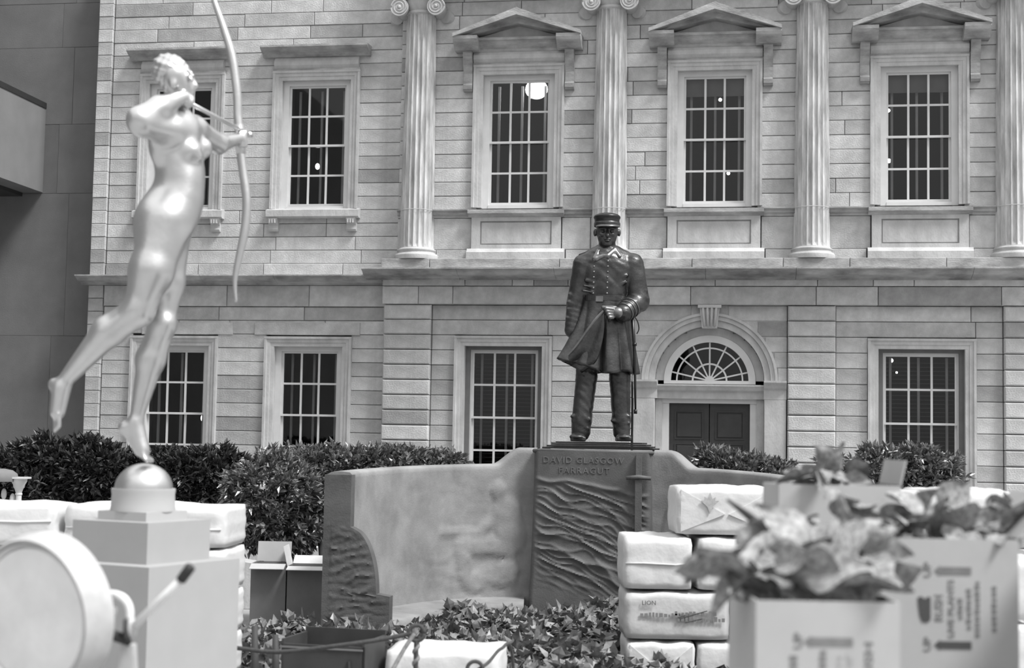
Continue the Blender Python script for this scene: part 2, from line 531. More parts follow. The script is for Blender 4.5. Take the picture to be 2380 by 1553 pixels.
# ---- walls
arch_u = lambda r, a=0.20: (r[0] - a, r[1] + a, r[2] - 0.12, r[3] + 0.2)
wb = facade_struct('wall_back', 'pale ashlar upper storey wall between the fluted columns', 'wall')
holes = [arch_u(r, 0.05) for r in UPPER_MAIN]
Z_STR_T, Z_STR_B = fz(1060, 487, 0.2), fz(1060, 506, 0.2)
U_UP0 = fu(930, 300, W_UP)
backing('wall_core', wb, U_UP0, U_R, Z_CORN_B - 0.1, Z_TOP, W_UP - 0.09, holes)
zc0 = fz(1050, 481, W_UP); hc = (fz(1050, 94, W_UP) - zc0) / 12
nrows = int((Z_TOP - Z_STR_T) / hc)
ashlar(wb, U_UP0, U_R, Z_STR_T, Z_STR_T + nrows * hc, hc, W_UP, [(r[0] - 0.2, r[1] + 0.2, Z_STR_T - 1, r[3] + 0.42) for r in UPPER_MAIN], (0.9, 1.7))
ashlar(wb, U_UP0, U_R, Z_PLINTH_T + 0.16, Z_STR_B, Z_STR_B - Z_PLINTH_T - 0.16, W_UP + 0.02, [(r[0] - 0.26, r[1] + 0.26, 0, Z_STR_B + 1) for r in UPPER_MAIN], (0.5, 1.2))
ashlar(wb, U_UP0, U_R, Z_PLINTH_T, Z_PLINTH_T + 0.16, 0.16, W_UP + 0.04, [(r[0] - 0.32, r[1] + 0.32, 0, Z_STR_B + 1) for r in UPPER_MAIN], (0.5, 1.2))

ws = facade_struct('wall_back_wing', 'recessed ashlar wall of the left wing with plain windows', 'wall')
WW = 0.06; WWL = 0.08
wing_holes = [grow(r, 0.05) for r in UPPER_WING]
ZW_T, ZW_B = fz(560, 638, 0.34), fz(560, 660, 0.3)
ZW_BAND = fz(700, 713, WWL + 0.02)
backing('wall_core', ws, U_WING_L - 0.02, U_MAIN + 0.4, ZW_B, Z_TOP, WW - 0.09, wing_holes)
zc = fz(600, 613, WW)
ashlar(ws, U_PIER_R, U_UP0 - 0.004, ZW_T, zc, zc - ZW_T, WW + 0.02, [], (0.9, 1.6))
hw = 0.2085
nr = int((Z_TOP - zc) / hw)
ashlar(ws, U_PIER_R, U_UP0 - 0.004, zc, zc + nr * hw, hw, WW, [(r[0] - 0.23, r[1] + 0.23, r[2] - 0.02, r[3] + 0.5) for r in UPPER_WING], (0.8, 1.7))
ashlar(ws, U_WING_L, U_PIER_R - 0.006, ZW_T, ZW_T + 25 * hw, hw, WW + 0.05, [], (0.4, 0.6), depth=0.2)
backing('wall_core', ws, U_WING_L - 0.02, U_MAIN + 0.4, 0, ZW_B, WWL - 0.09, [grow(r, 0.05) for r in LOWER_WING])
ashlar(ws, U_PIER_R, U_MAIN - 0.01, ZW_BAND, ZW_B, ZW_B - ZW_BAND, WWL + 0.03, [], (0.9, 1.5))
zl = ZW_BAND; hl = 0.214
ashlar(ws, U_PIER_R, U_MAIN - 0.01, zl - 14 * hl, zl, hl, WWL, [(r[0] - 0.25, r[1] + 0.25, r[2] - 0.25, r[3] + 0.25) for r in LOWER_WING], (0.8, 1.6))
ashlar(ws, U_WING_L, U_PIER_R - 0.006, zl - 14 * hl, ZW_B, hl, WWL + 0.05, [], (0.4, 0.6), depth=0.2)

wl = facade_struct('wall_back_lower', 'pale ashlar ground storey wall beneath the long cornice', 'wall')
door_hole = (DU - D_REV, DU + D_REV, 0, DZ)
lh = [grow(r, 0.05) for r in LOWER_MAIN]
# wall core with an arched opening approximated by steps over the springing line
arch_steps = []
for i in range(8):
    za = DZ + D_REV * i / 8; half = math.sqrt(max(0, D_REV ** 2 - (D_REV * (i + 0.25) / 8) ** 2))
    arch_steps.append((DU - half, DU + half, za, DZ + D_REV * (i + 1) / 8))
backing('wall_core', wl, U_MAIN, U_R, 0, Z_CORN_B, W_LOW - 0.09, lh + [door_hole] + arch_steps)
P_U = [(U_MAIN, fu(999, 850, W_PIL)), (fu(1357, 850, W_PIL), fu(1468, 850, W_PIL)), (fu(1830, 850, W_PIL), fu(1943, 850, W_PIL)), (fu(2334, 850, W_PIL), fu(2448, 850, W_PIL))]
hp = (fz(1886, 709, W_PIL) - fz(1886, 580 + 1350 / 2.725, W_PIL)) / 10.0
bays = [(P_U[0][1], P_U[1][0]), (P_U[1][1], P_U[2][0]), (P_U[2][1], P_U[3][0]), (P_U[3][1], U_R)]
nlow = int(Z_BAND_B / hp)
for bi, (a, b) in enumerate(bays):
    hs = [(r[0] - 0.27, r[1] + 0.27, r[2] - 0.25, r[3] + 0.24) for r in LOWER_MAIN]
    if bi == 1:
        hs.append((DU - 0.35 - D_REV, DU + 0.35 + D_REV, 0, DZ))
        for i in range(8):
            za = DZ + (D_ARCH - 0.02) * i / 8; half = math.sqrt(max(0, D_ARCH ** 2 - (D_ARCH * (i + 0.7) / 8) ** 2))
            hs.append((DU - half, DU + half, za, DZ + D_ARCH * (i + 1) / 8))
    ashlar(wl, a, b, Z_BAND_B - nlow * hp, Z_BAND_B, hp, W_LOW, hs, (1.6, 3.2))
for i, (a, b) in enumerate(P_U):
    for k in range(nlow):
        z1 = Z_BAND_B - k * hp; block(wl, a, b, z1 - hp, z1, W_PIL, 0.2, c=0.018, gap=0.005)
# frieze band stones and the shadowed strip below the cornice
x = U_MAIN - 0.01
bm_ = [fu(p, 690, W_BAND) for p in (888, 972, 1052, 1345, 1605, 1897, 2041, 2328)] + [U_R]
for a, b in zip(bm_, bm_[1:]): block(wl, a, b, Z_BAND_B, Z_BAND_T, W_BAND, 0.3)
bm_ = [fu(p, 657, W_BAND + 0.05) for p in (888, 1080, 1190, 1240, 1320, 1662, 1900, 2030, 2125)] + [U_R]
for a, b in zip(bm_, bm_[1:]): block(wl, a, b, Z_BAND_T, Z_CORN_B + 0.02, W_BAND + 0.04, 0.3)

# ---- long cornice and plinth course, cut into stones
tr = facade_struct('trim_1', 'long projecting stone cornice between the two storeys', 'cornice')
def cornice_piece(parent, u0, u1, zt, zb, w0, proj, name='cornice_stone', m=None):
    h = zt - zb
    prof = [(-w0 + 0.3, zb), (-w0 - 0.04, zb), (-w0 - 0.04, zb + 0.14 * h), (-w0 - 0.5 * proj, zb + 0.32 * h), (-w0 - 0.62 * proj, zb + 0.36 * h),
            (-w0 - 0.78 * proj, zb + 0.62 * h), (-w0 - 0.86 * proj, zb + 0.68 * h), (-w0 - proj, zb + 0.8 * h), (-w0 - proj, zt - 0.01), (-w0 + 0.3, zt)]
    return MB().prism_x(prof, u0 + 0.002, u1 - 0.002).build(name, m or M_WEATHER, parent)
cut = [U_MAIN - 0.26] + [fu(p, 636, 0.5) for p in (1065, 1290, 1462, 1640, 1850, 2260)] + [U_R]
for a, b in zip(cut, cut[1:]): cornice_piece(tr, a, b, Z_CORN_T, Z_CORN_B, W_BAND + 0.02, 0.36)
cut = [U_MAIN - 0.02] + [fu(p, 611, 0.44) for p in (998, 1300, 1608, 1820, 1975, 2200)] + [U_R]
for a, b in zip(cut, cut[1:]):
    block(tr, a, b, Z_CORN_T - 0.005, Z_PLINTH_T, 0.44, 0.5, name='plinth_stone', m=M_WEATHER)
tr2 = facade_struct('trim_2', 'projecting stone cornice of the left wing ending at the column block', 'cornice')
cut = [U_WING_L - 0.1] + [fu(p, 650, 0.3) for p in (300, 470, 640)] + [U_MAIN - 0.03]
for a, b in zip(cut, cut[1:]): cornice_piece(tr2, a, b, ZW_T, ZW_B, WWL + 0.05, 0.3)
# string course between the window sills
tr3 = facade_struct('trim_3', 'narrow moulded string course level with the upper sills', 'moulding')
ends = [U_UP0] + sum([[r[0] - 0.3, r[1] + 0.3] for r in UPPER_MAIN], []) + [U_R]
for a, b in zip(ends[::2], ends[1::2]):
    h = Z_STR_T - Z_STR_B
    MB().prism_x([(-W_UP + 0.1, Z_STR_B), (-W_UP - 0.03, Z_STR_B), (-W_UP - 0.03, Z_STR_B + 0.3 * h), (-W_UP - 0.06, Z_STR_B + 0.4 * h), (-W_UP - 0.06, Z_STR_B + 0.7 * h),
                  (-W_UP - 0.1, Z_STR_B + 0.85 * h), (-W_UP - 0.1, Z_STR_T), (-W_UP + 0.1, Z_STR_T)], a, b).build('string_stone', M_WEATHER, tr3)
# entablature above the capitals (just out of view)
tr4 = facade_struct('trim_4', 'stone entablature carried by the column capitals', 'entablature')
MB().box(U_COL[0] - 0.3, U_R, -0.46, 0.1, 8.86, 9.5).build('architrave_stone', M_TRIM, tr4)
MB().box(U_COL[0] - 0.45, U_R, -0.7, 0.1, 9.5, 9.8).build('cornice_stone', M_TRIM, tr4)

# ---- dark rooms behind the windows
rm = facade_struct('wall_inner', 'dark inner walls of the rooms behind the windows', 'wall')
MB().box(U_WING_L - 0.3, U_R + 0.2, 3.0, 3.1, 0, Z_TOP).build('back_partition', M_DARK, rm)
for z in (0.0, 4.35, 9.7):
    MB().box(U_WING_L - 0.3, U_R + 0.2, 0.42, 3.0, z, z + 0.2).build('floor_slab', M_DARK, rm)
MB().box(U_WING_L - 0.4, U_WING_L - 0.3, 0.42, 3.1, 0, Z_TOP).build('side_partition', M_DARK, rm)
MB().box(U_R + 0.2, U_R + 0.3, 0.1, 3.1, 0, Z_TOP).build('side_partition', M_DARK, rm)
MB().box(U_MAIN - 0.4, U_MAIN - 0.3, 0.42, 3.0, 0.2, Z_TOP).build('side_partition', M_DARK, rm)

# ---- left wall and balcony
UL = U_WING_L - 0.05
wL = facade_struct('wall_left', 'plain grey stone panel wall beyond the left end of the facade', 'wall')
MB().box(-15, UL, 0.34, 0.6, 0, 11).build('wall_core', M_WALL, wL)
zrow = [0.0] + [fz(60, p, -0.3) for p in (780, 450, 290, 112, 10)] + [10.6]
for i, (a, b) in enumerate(zip(zrow, zrow[1:])):
    x = UL - (0.0 if i % 2 else 0.0)
    Ls = [fu(198 - 0.02 * 0, 300, -0.3) - fu(124 if i % 2 else 95, 300, -0.3)] + [1.35] * 6
    for L in Ls:
        block(wL, x - L, x, a, b, -0.32 + R.uniform(-0.002, 0.002), 0.05, c=0.003, gap=0.002, m=M_WALL, name='wall_panel')
        x -= L
bal = facade_struct('wall_left_balcony', 'jutting balcony parapet at the upper left with a dark coping', 'balcony')
ub = fu(102, 340, -0.3)
zb_, zt_ = fz(96, 447, -0.3), fz(107, 252, -0.3)
MB().box(-15, ub, -6.0, 0.32, zb_, zt_).build('parapet', mat('parapet_stone', 0.2, 0.9, var=0.08, scale=2), bal)
MB().box(-15, ub + 0.012, -6.02, 0.32, zt_, zt_ + 0.09).build('coping', M_BLACK, bal)
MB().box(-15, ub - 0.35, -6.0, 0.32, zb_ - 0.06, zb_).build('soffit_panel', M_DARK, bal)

wside = facade_struct('wall_left_side', 'grey stone side wall of the court running toward the viewer on the left', 'wall')
MB().box(-9.6, -9.2, -25, 0.3, 0, 12).build('wall_core', M_WALL, wside)
# ---- columns
def make_column(i):
    u = U_COL[i]; zb = Z_PLINTH_T
    names = ['leftmost fluted stone column beside the plain windows of the wing', 'fluted stone column rising directly behind the bronze statue',
             'fluted stone column between the two right-hand pedimented windows', 'fluted stone column cut off by the right edge of the view']
    w0 = 0.17
    t = empty('column', fp(u, w0, zb), -YAW, names[i], 'column', 'fluted columns of the upper storey')
    H = 8.70 - zb; r0, r1 = 0.262, 0.225
    lab = MB().lathe([(0.33, 0), (0.335, 0.03), (0.335, 0.06), (0.32, 0.085), (0.30, 0.09), (0.285, 0.10), (0.285, 0.12), (0.30, 0.135), (0.30, 0.15), (0.272, 0.165), (0.268, 0.18)], 40).build('base', M_TRIM, t)
    smooth_by_angle(lab, 30)
    nf, q = 20, 6
    vs = []; fs = []
    zs = [0.17, 0.24] + [0.24 + (H - 0.5) * k / 12 for k in range(1, 13)] + [H - 0.2]
    n = nf * q
    for k, z in enumerate(zs):
        f = z / H; r = r0 + (r1 - r0) * (f ** 1.3)
        dep = 0.0 if k in (0, len(zs) - 1) else 0.032
        for j in range(n):
            a = 2 * math.pi * j / n; ph = (j % q) / q
            d = 0 if (j % q) == 0 else math.sin(math.pi * ph) ** 0.6
            rr = r - dep * d
            vs.append((rr * math.cos(a), rr * math.sin(a), z))
    for k in range(len(zs) - 1):
        for j in range(n):
            jj = (j + 1) % n
            fs.append((k * n + j, k * n + jj, (k + 1) * n + jj, (k + 1) * n + j))
    sh = mesh_obj('shaft', vs, fs, M_COLUMN, t)
    smooth_by_angle(sh, 40)
    # drum joint
    zj = fz(1412, 482, 0.42) - zb
    MB().lathe([(0.256, zj - 0.006), (0.259, zj), (0.256, zj + 0.006)], 40, cap=False).build('drum_joint', M_TRIM, t)
    # capital
    cp = MB().lathe([(r1 - 0.005, H - 0.22), (r1 + 0.015, H - 0.2), (r1 + 0.015, H - 0.17), (r1, H - 0.16), (r1 + 0.05, H - 0.09), (r1 + 0.07, H - 0.02), (r1 + 0.05, H + 0.02)], 32).build('capital', M_TRIM, t)
    smooth_by_angle(cp, 40)
    MB().box(-0.33, 0.33, -0.33, 0.2, H + 0.02, H + 0.16).build('abacus', M_TRIM, cp)
    for sgn in (-1, 1):
        cx = 0.285 * sgn; cz = H - 0.135; rv = 0.138
        mb = MB(); nn = 28
        prof = [(-0.30, 0.02), (-0.30, rv * 0.86), (-0.31, rv * 0.9), (-0.31, rv), (-0.26, rv), (-0.1, rv * 0.72), (0.08, rv * 0.95), (0.1, 0.02)]
        vs = []; fs = []
        for y, r in prof:
            for j in range(nn):
                a = 2 * math.pi * j / nn; vs.append((cx + r * math.cos(a), y, cz + r * math.sin(a)))
        for k in range(len(prof) - 1):
            for j in range(nn):
                jj = (j + 1) % nn; fs.append((k * nn + jj, k * nn + j, (k + 1) * nn + j, (k + 1) * nn + jj))
        fs.append(tuple(range(nn)))
        mb.add(vs, fs)
        vo = mb.build('volute', M_TRIM, cp); smooth_by_angle(vo, 35)
        sp = []
        for j in range(70):
            a = j * 0.25; r = rv * 0.92 * (1 - j / 74)
            sp.append((cx + sgn * r * math.cos(a), -0.305, cz + r * math.sin(a)))
        spo = MB().tube(sp, [0.012 * (1 - 0.5 * j / 70) for j in range(70)], 6).build('volute_scroll', M_TRIM, cp, True)
        MB().ball((cx, -0.305, cz), (0.028, 0.02, 0.028)).build('volute_eye', M_TRIM, cp, True)
        # corner scroll towards the wall
        cs = MB().tube([(cx * 1.35, -0.02, cz - 0.09), (cx * 1.35 + 0.035 * sgn, 0.06, cz - 0.09)], 0.1, 24).build('side_volute', M_TRIM, cp)
        smooth_by_angle(cs, 40)
for i in range(4): make_column(i)

# ---- windows
WIN_N = [0]
def sash_window(t, g, w, u0, z0, pale=True, shade=None, bars=True, bar_top=None, blind_slats=False):
    """t: window empty at (u0, z0); g: glazing rectangle; adds frame, two sashes with muntins and panes"""
    a, b, c, d = g[0] - u0, g[1] - u0, g[2] - z0, g[3] - z0
    yw = -w
    fr = MB()
    for (p, q, r, s) in ((a - 0.12, a - 0.03, c - 0.1, d + 0.1), (b + 0.03, b + 0.12, c - 0.1, d + 0.1)):
        fr.box(p, q, yw - 0.06, yw + 0.1, r, s)
    fr.box(a - 0.03, b + 0.03, yw - 0.06, yw + 0.1, d + 0.03, d + 0.1)
    fr.box(a - 0.03, b + 0.03, yw - 0.07, yw + 0.1, c - 0.1, c - 0.05)
    fr.build('window_frame', M_WOOD, t)
    mid = (c + d) / 2
    for k, (za, zb, yo) in enumerate(((mid, d, 0.0), (c, mid, 0.035))):
        s = MB()
        s.box(a - 0.03, a, yw + yo - 0.02, yw + yo + 0.02, za - (0.05 if k else 0), zb + (0 if k else 0.03))
        s.box(b, b + 0.03, yw + yo - 0.02, yw + yo + 0.02, za - (0.05 if k else 0), zb + (0 if k else 0.03))
        if k == 0:
            s.box(a, b, yw + yo - 0.02, yw + yo + 0.02, zb, zb + 0.03)
            s.box(a - 0.05, b + 0.05, yw + yo - 0.03, yw + yo + 0.02, za - 0.016, za + 0.016)
        else:
            s.box(a, b, yw + yo - 0.02, yw + yo + 0.02, za - 0.05, za)
        so = s.build('sash', M_WOOD, t)
        lo_, hi_ = za + (0.016 if k == 0 else 0), zb - (0.016 if k else 0)
        zm = (lo_ + hi_) / 2
        for j in (1, 2):
            x = a + (b - a) * j / 3
            MB().box(x - 0.016, x + 0.016, yw + yo - 0.015, yw + yo + 0.015, lo_, hi_).build('muntin', M_WOOD, so)
        MB().box(a, b, yw + yo - 0.013, yw + yo + 0.013, zm - 0.015, zm + 0.015).build('muntin', M_WOOD, so)
        for j in range(3):
            xa, xb = a + (b - a) * j / 3 + (0.016 if j else 0), a + (b - a) * (j + 1) / 3 - (0.016 if j < 2 else 0)
            for (p, q) in ((lo_, zm - 0.015), (zm + 0.015, hi_)):
                MB().box(xa, xb, yw + yo - 0.002, yw + yo + 0.002, p, q).build('pane', M_GLASS, so)
    top = d if bar_top is None else bar_top - z0
    if bars:
        for f in (0.11, 0.5, 0.89):
            x = a - 0.03 + (b - a + 0.06) * f + 0.0
            MB().box(x - 0.018, x + 0.018, yw + 0.2, yw + 0.23, c - 0.1, top).build('inner_bar', M_BAR, t)
    if shade:
        MB().box(a - 0.05, b + 0.05, yw + 0.1, yw + 0.106, d - shade, d + 0.1).build('roller_blind', M_BLIND, t)
    if blind_slats:
        for k in range(int((d - c) / 0.06)):
            z = c + 0.06 * k
            MB().box(a - 0.04, b + 0.04, yw + 0.31, yw + 0.345, z, z + 0.012).build('blind_slat', mat('blind_slat_paint', 0.12, 0.6, var=0.05), t)

def architrave(t, g, u0, z0, wall, glass, width=0.15, inner=0.12, bottom=0.1, m=None, proj=0.06):
    """moulded stone surround on three sides, inner reveal back to the sash"""
    a, b, c, d = g[0] - u0 - inner, g[1] - u0 + inner, g[2] - z0 - bottom, g[3] - z0 + 0.10
    m = m or M_TRIM
    y = -wall
    for name, segs in (('architrave_jamb', [(a - width, a)]), ('architrave_jamb', [(b, b + width)])):
        for p, q in segs:
            left = p < 0 and q <= 0 or q <= (a + b) / 2
            o, i_ = (p, q) if left else (q, p)
            sgn = 1 if left else -1
            mb = MB()
            poly = [(o, y + 0.12), (o, y - proj), (o + sgn * 0.035, y - proj), (o + sgn * 0.045, y - proj + 0.018), (o + sgn * 0.09, y - proj + 0.022), (o + sgn * 0.095, y - proj + 0.034),
                    (i_, y - proj + 0.038), (i_, -glass + 0.02)]
            n = len(poly)
            vs = [(x, yy, c) for x, yy in poly] + [(x, yy, d + width) for x, yy in poly]
            fs = [tuple(range(n)), tuple(range(n, 2 * n))[::-1]] + [(k, n + k, n + (k + 1) % n, (k + 1) % n) for k in range(n)]
            mb.add(vs, fs).build(name, m, t)
    poly = [(y + 0.12, d + width), (y - proj - 0.004, d + width), (y - proj - 0.004, d + width - 0.035), (y - proj + 0.014, d + width - 0.045), (y - proj + 0.018, d + width - 0.09), (y - proj + 0.03, d + width - 0.095),
            (y - proj + 0.034, d), (-glass + 0.02, d)]
    MB().prism_x(poly, a - width - 0.003, b + width + 0.003).build('architrave_head', m, t)

def console(name, parent, x0, x1, zt, zb, y, p0, p1, m):
    h = zt - zb
    prof = [(y + 0.05, zt), (y - p0, zt), (y - p0, zt - 0.1 * h), (y - p0 * 0.75, zt - 0.3 * h), (y - p1, zt - 0.55 * h), (y - p1, zt - 0.8 * h), (y - p1 - 0.03, zt - 0.85 * h), (y - p1 - 0.03, zb + 0.03), (y - p1, zb), (y + 0.05, zb)]
    return MB().prism_x(prof, x0, x1).build(name, m, parent)

def pediment_window(g, label, **kw):
    WIN_N[0] += 1
    u0, z0 = (g[0] + g[1]) / 2, Z_PLINTH_T
    t = empty('window_%d' % WIN_N[0], fp(u0, 0, z0), -YAW, label, 'window', kind='structure')
    hw_ = GW / 2; z = lambda v: v - z0
    sash_window(t, g, 0.0, u0, z0, **kw)
    architrave(t, g, u0, z0, W_UP, 0.0)
    d = g[3] + 0.10
    at_ = d + 0.15                     # architrave top
    ow = hw_ + 0.27                    # outer half width
    y = -W_UP
    MB().cbox(-ow - 0.01, ow + 0.01, y - 0.05, y + 0.1, z(at_), z(at_ + 0.03), 0.004).build('fillet', M_WEATHER, t)
    MB().prism_x([(y + 0.1, z(at_ + 0.03)), (y - 0.05, z(at_ + 0.03)), (y - 0.09, z(at_ + 0.08)), (y - 0.09, z(at_ + 0.14)), (y - 0.05, z(at_ + 0.19)), (y + 0.1, z(at_ + 0.19))], -ow, ow).build('frieze', M_TRIM, t)
    pz = at_ + 0.19
    ped = MB()
    MB().prism_x([(y + 0.1, z(pz)), (y - 0.03, z(pz)), (y - 0.05, z(pz + 0.05)), (y - 0.12, z(pz + 0.1)), (y - 0.15, z(pz + 0.15)), (y + 0.1, z(pz + 0.15))], -ow + 0.02, ow - 0.02).build('bed_moulding', M_WEATHER, t)
    half = 0.97
    pb = MB().box(-ow, ow, y - 0.2, y + 0.1, z(pz + 0.15), z(pz + 0.19)).build('pediment', M_WEATHER, t)
    for s in (-1, 1):
        x0, x1 = sorted((s * (ow - 0.10), s * half))
        MB().prism_x([(y + 0.1, z(pz)), (y - 0.2, z(pz)), (y - 0.26, z(pz + 0.06)), (y - 0.33, z(pz + 0.1)), (y - 0.36, z(pz + 0.14)), (y - 0.36, z(pz + 0.19)), (y + 0.1, z(pz + 0.19))], x0, x1).build('cornice_return', M_WEATHER, pb)
        console('console', t, s * (ow + 0.08) - 0.068, s * (ow + 0.08) + 0.068, z(pz), z(pz - 0.60), y, 0.17, 0.07, M_WEATHER)
    ap = 0.40; th = 0.2
    zb = z(pz + 0.19)
    for s in (-1, 1):
        e = s * half
        # raking cornice, two steps
        for (o0, o1, p, nm) in ((0.09, th, 0.40, 'raking_cornice'), (0.0, 0.095, 0.24, 'raking_moulding')):
            mb = MB()
            k = (ap - 0.03) / half
            pts = [(0, zb + ap - th + o0), (e, zb + ap - th + o0 - k * half), (e, zb + ap - th + o1 - k * half), (0, zb + ap - th + o1)]
            pts = [(x, max(zv, zb - 0.02)) for x, zv in pts]
            if s > 0: mb.prism_y(pts, y - p, y + 0.1)
            else: mb.prism_y(pts[::-1], y - p, y + 0.1)
            mb.build(nm, M_WEATHER, pb)
    MB().prism_y([(-half + 0.12, zb - 0.03), (half - 0.12, zb - 0.03), (0, zb + ap - th + 0.02)], y - 0.04, y + 0.1).build('tympanum', M_TRIM, pb)
    # sill and apron
    sz = Z_STR_T
    sw = ow + 0.03
    sl = MB().prism_x([(0.12, z(sz + 0.0)), (0.12, z(sz - 0.12)), (y - 0.08, z(Z_STR_B)), (y - 0.1, z(Z_STR_B + 0.03)), (y - 0.16, z(Z_STR_B + 0.05)), (y - 0.16, z(sz - 0.02)), (y - 0.04, z(sz))], -sw, sw).build('sill', M_WEATHER, t)
    zb1 = Z_PLINTH_T + 0.17
    aw = ow - 0.02
    bz0, bz1 = z(zb1), z(Z_STR_B)
    apn = MB().box(-aw, aw, y - 0.045, y + 0.1, bz0, bz1).build('apron', M_TRIM, t)
    bx, bzm = 0.135, 0.06
    f = MB()
    f.box(-aw, -aw + bx, y - 0.085, y - 0.045, bz0, bz1).box(aw - bx, aw, y - 0.085, y - 0.045, bz0, bz1)
    f.box(-aw + bx, aw - bx, y - 0.085, y - 0.045, bz0, bz0 + bzm).box(-aw + bx, aw - bx, y - 0.085, y - 0.045, bz1 - bzm, bz1)
    f.build('apron_frame', M_TRIM, apn)
    f = MB(); c_ = 0.02
    f.box(-aw + bx + c_, aw - bx - c_, y - 0.066, y - 0.045, bz0 + bzm + c_, bz1 - bzm - c_)
    f.build('apron_panel', M_TRIM, apn)
    MB().prism_x([(y + 0.1, 0), (y - 0.16, 0), (y - 0.16, 0.11), (y - 0.13, 0.13), (y - 0.09, 0.17), (y + 0.1, 0.17)], -aw - 0.06, aw + 0.06).build('apron_base', M_TRIM, t)
    return t

def hood_window(g, label, wing_wall, **kw):
    WIN_N[0] += 1
    u0, z0 = (g[0] + g[1]) / 2, g[2] - 0.5
    t = empty('window_%d' % WIN_N[0], fp(u0, 0, z0), -YAW, label, 'window', kind='structure')
    sash_window(t, g, WG, u0, z0, **kw)
    architrave(t, g, u0, z0, wing_wall, WG)
    z = lambda v: v - z0
    ow = (g[1] - g[0]) / 2 + 0.27; y = -wing_wall
    a = g[3] + 0.25
    MB().box(-ow, ow, y - 0.05, y + 0.1, z(a), z(a + 0.03)).build('fillet', M_WEATHER, t)
    MB().prism_x([(y + 0.1, z(a + 0.03)), (y - 0.04, z(a + 0.03)), (y - 0.075, z(a + 0.08)), (y - 0.075, z(a + 0.14)), (y - 0.04, z(a + 0.21)), (y + 0.1, z(a + 0.21))], -ow + 0.02, ow - 0.02).build('frieze', M_TRIM, t)
    MB().prism_x([(y + 0.1, z(a + 0.21)), (y - 0.08, z(a + 0.21)), (y - 0.12, z(a + 0.26)), (y - 0.2, z(a + 0.29)), (y - 0.26, z(a + 0.33)), (y - 0.26, z(a + 0.36)), (y + 0.1, z(a + 0.38))], -ow - 0.16, ow + 0.16).build('hood_cornice', M_WEATHER, t)
    MB().prism_x([(-WG + 0.12, z(g[2] - 0.1)), (-WG + 0.12, z(g[2] - 0.25)), (y - 0.1, z(g[2] - 0.25)), (y - 0.13, z(g[2] - 0.23)), (y - 0.13, z(g[2] - 0.13)), (y - 0.03, z(g[2] - 0.1))], -ow - 0.03, ow + 0.05).build('sill', M_TRIM, t)
    for s in (-1, 1):
        br = console('sill_bracket', t, s * (ow - 0.075) - 0.075, s * (ow - 0.075) + 0.075, z(g[2] - 0.25), z(g[2] - 0.45), y, 0.11, 0.05, M_TRIM)
        for k in (-1, 0, 1):
            MB().box(s * (ow - 0.075) + k * 0.04 - 0.012, s * (ow - 0.075) + k * 0.04 + 0.012, y - 0.125, y - 0.05, z(g[2] - 0.33), z(g[2] - 0.27)).build('bracket_reed', M_TRIM, br)
    return t

def plain_window(g, label, wall, glass, **kw):
    WIN_N[0] += 1
    u0, z0 = (g[0] + g[1]) / 2, 0.6
    t = empty('window_%d' % WIN_N[0], fp(u0, 0, z0), -YAW, label, 'window', kind='structure')
    sash_window(t, g, glass, u0, z0, **kw)
    architrave(t, g, u0, z0, wall, glass, bottom=0.1)
    z = lambda v: v - z0
    ow = (g[1] - g[0]) / 2 + 0.3; y = -wall
    MB().prism_x([(-glass + 0.12, z(g[2] - 0.1)), (-glass + 0.12, z(g[2] - 0.25)), (y - 0.1, z(g[2] - 0.25)), (y - 0.13, z(g[2] - 0.23)), (y - 0.13, z(g[2] - 0.13)), (y - 0.03, z(g[2] - 0.1))], -ow, ow).build('sill', M_TRIM, t)
    return t

hood_window(UPPER_WING[0], 'upper wing window half hidden behind the gilded archer', WW)
hood_window(UPPER_WING[1], 'upper wing window under a flat hood, left of the first column', WW)
pediment_window(UPPER_MAIN[0], 'pedimented upper window with a reflected glare built as a glowing ball behind its top panes')
pediment_window(UPPER_MAIN[1], 'pedimented upper window to the right of the bronze statue', shade=0.24)
pediment_window(UPPER_MAIN[2], 'pedimented upper window nearest the right edge', shade=0.24)
plain_window(LOWER_WING[0], 'ground floor window behind the archer statue\'s lower leg', WWL, WG)
plain_window(LOWER_WING[1], 'ground floor window of the wing above the sunlit shrub', WWL, WG)
plain_window(LOWER_MAIN[0], 'ground floor window between banded pilaster and bronze statue', W_LOW, 0.0, blind_slats=True)
plain_window(LOWER_MAIN[1], 'ground floor window at the right behind the leafy shrub', W_LOW, 0.0, blind_slats=True)
for g in LOWER_WING[1:]:
    u_ = (fu(592, 765, WWL), fu(838, 765, WWL)); block(ws, u_[0], u_[1], fz(715, 780, WWL), fz(715, 750, WWL), WWL + 0.03, 0.14, m=M_STONE, name='lintel_stone')
    block(ws, fu(330, 765, WWL), fu(542, 765, WWL), fz(715, 780, WWL), fz(715, 750, WWL), WWL + 0.02, 0.14, m=M_STONE, name='lintel_stone')

# ---- lamps inside the rooms, and a glow for a reflected glare
def lamp(px, py, w, r, label, m, flat=1.0):
    u, z = fw(px, py, w)
    t = empty('lamp_or_glare', fp(u, w, z - r), -YAW, label, 'lamp', 'lit lamps in the rooms')
    MB().ball((0, 0, r), (r, r, r * flat), 16, 10).build('globe', m, t, True)
    zc_ = (9.7 if z > 4.35 else 4.35) - (z - r) 
    MB().tube([(0, 0, r * 2), (0, 0, zc_)], 0.005, 6).build('cord', M_BLACK, t)
    return t
lamp(1247, 208, -0.45, 0.175, 'big white glow added for the glare reflected in the pedimented window above the monument', M_GLARE, 0.85)  # glowing ball added in place of a reflection on the panes
lamp(738, 387, -0.9, 0.035, 'small lit bulb in the flat hooded wing window', M_BULB, 1.4)
lamp(472, 972, -0.4, 0.035, 'small lit bulb in the ground floor window by the archer\'s leg', M_BULB, 1.6)
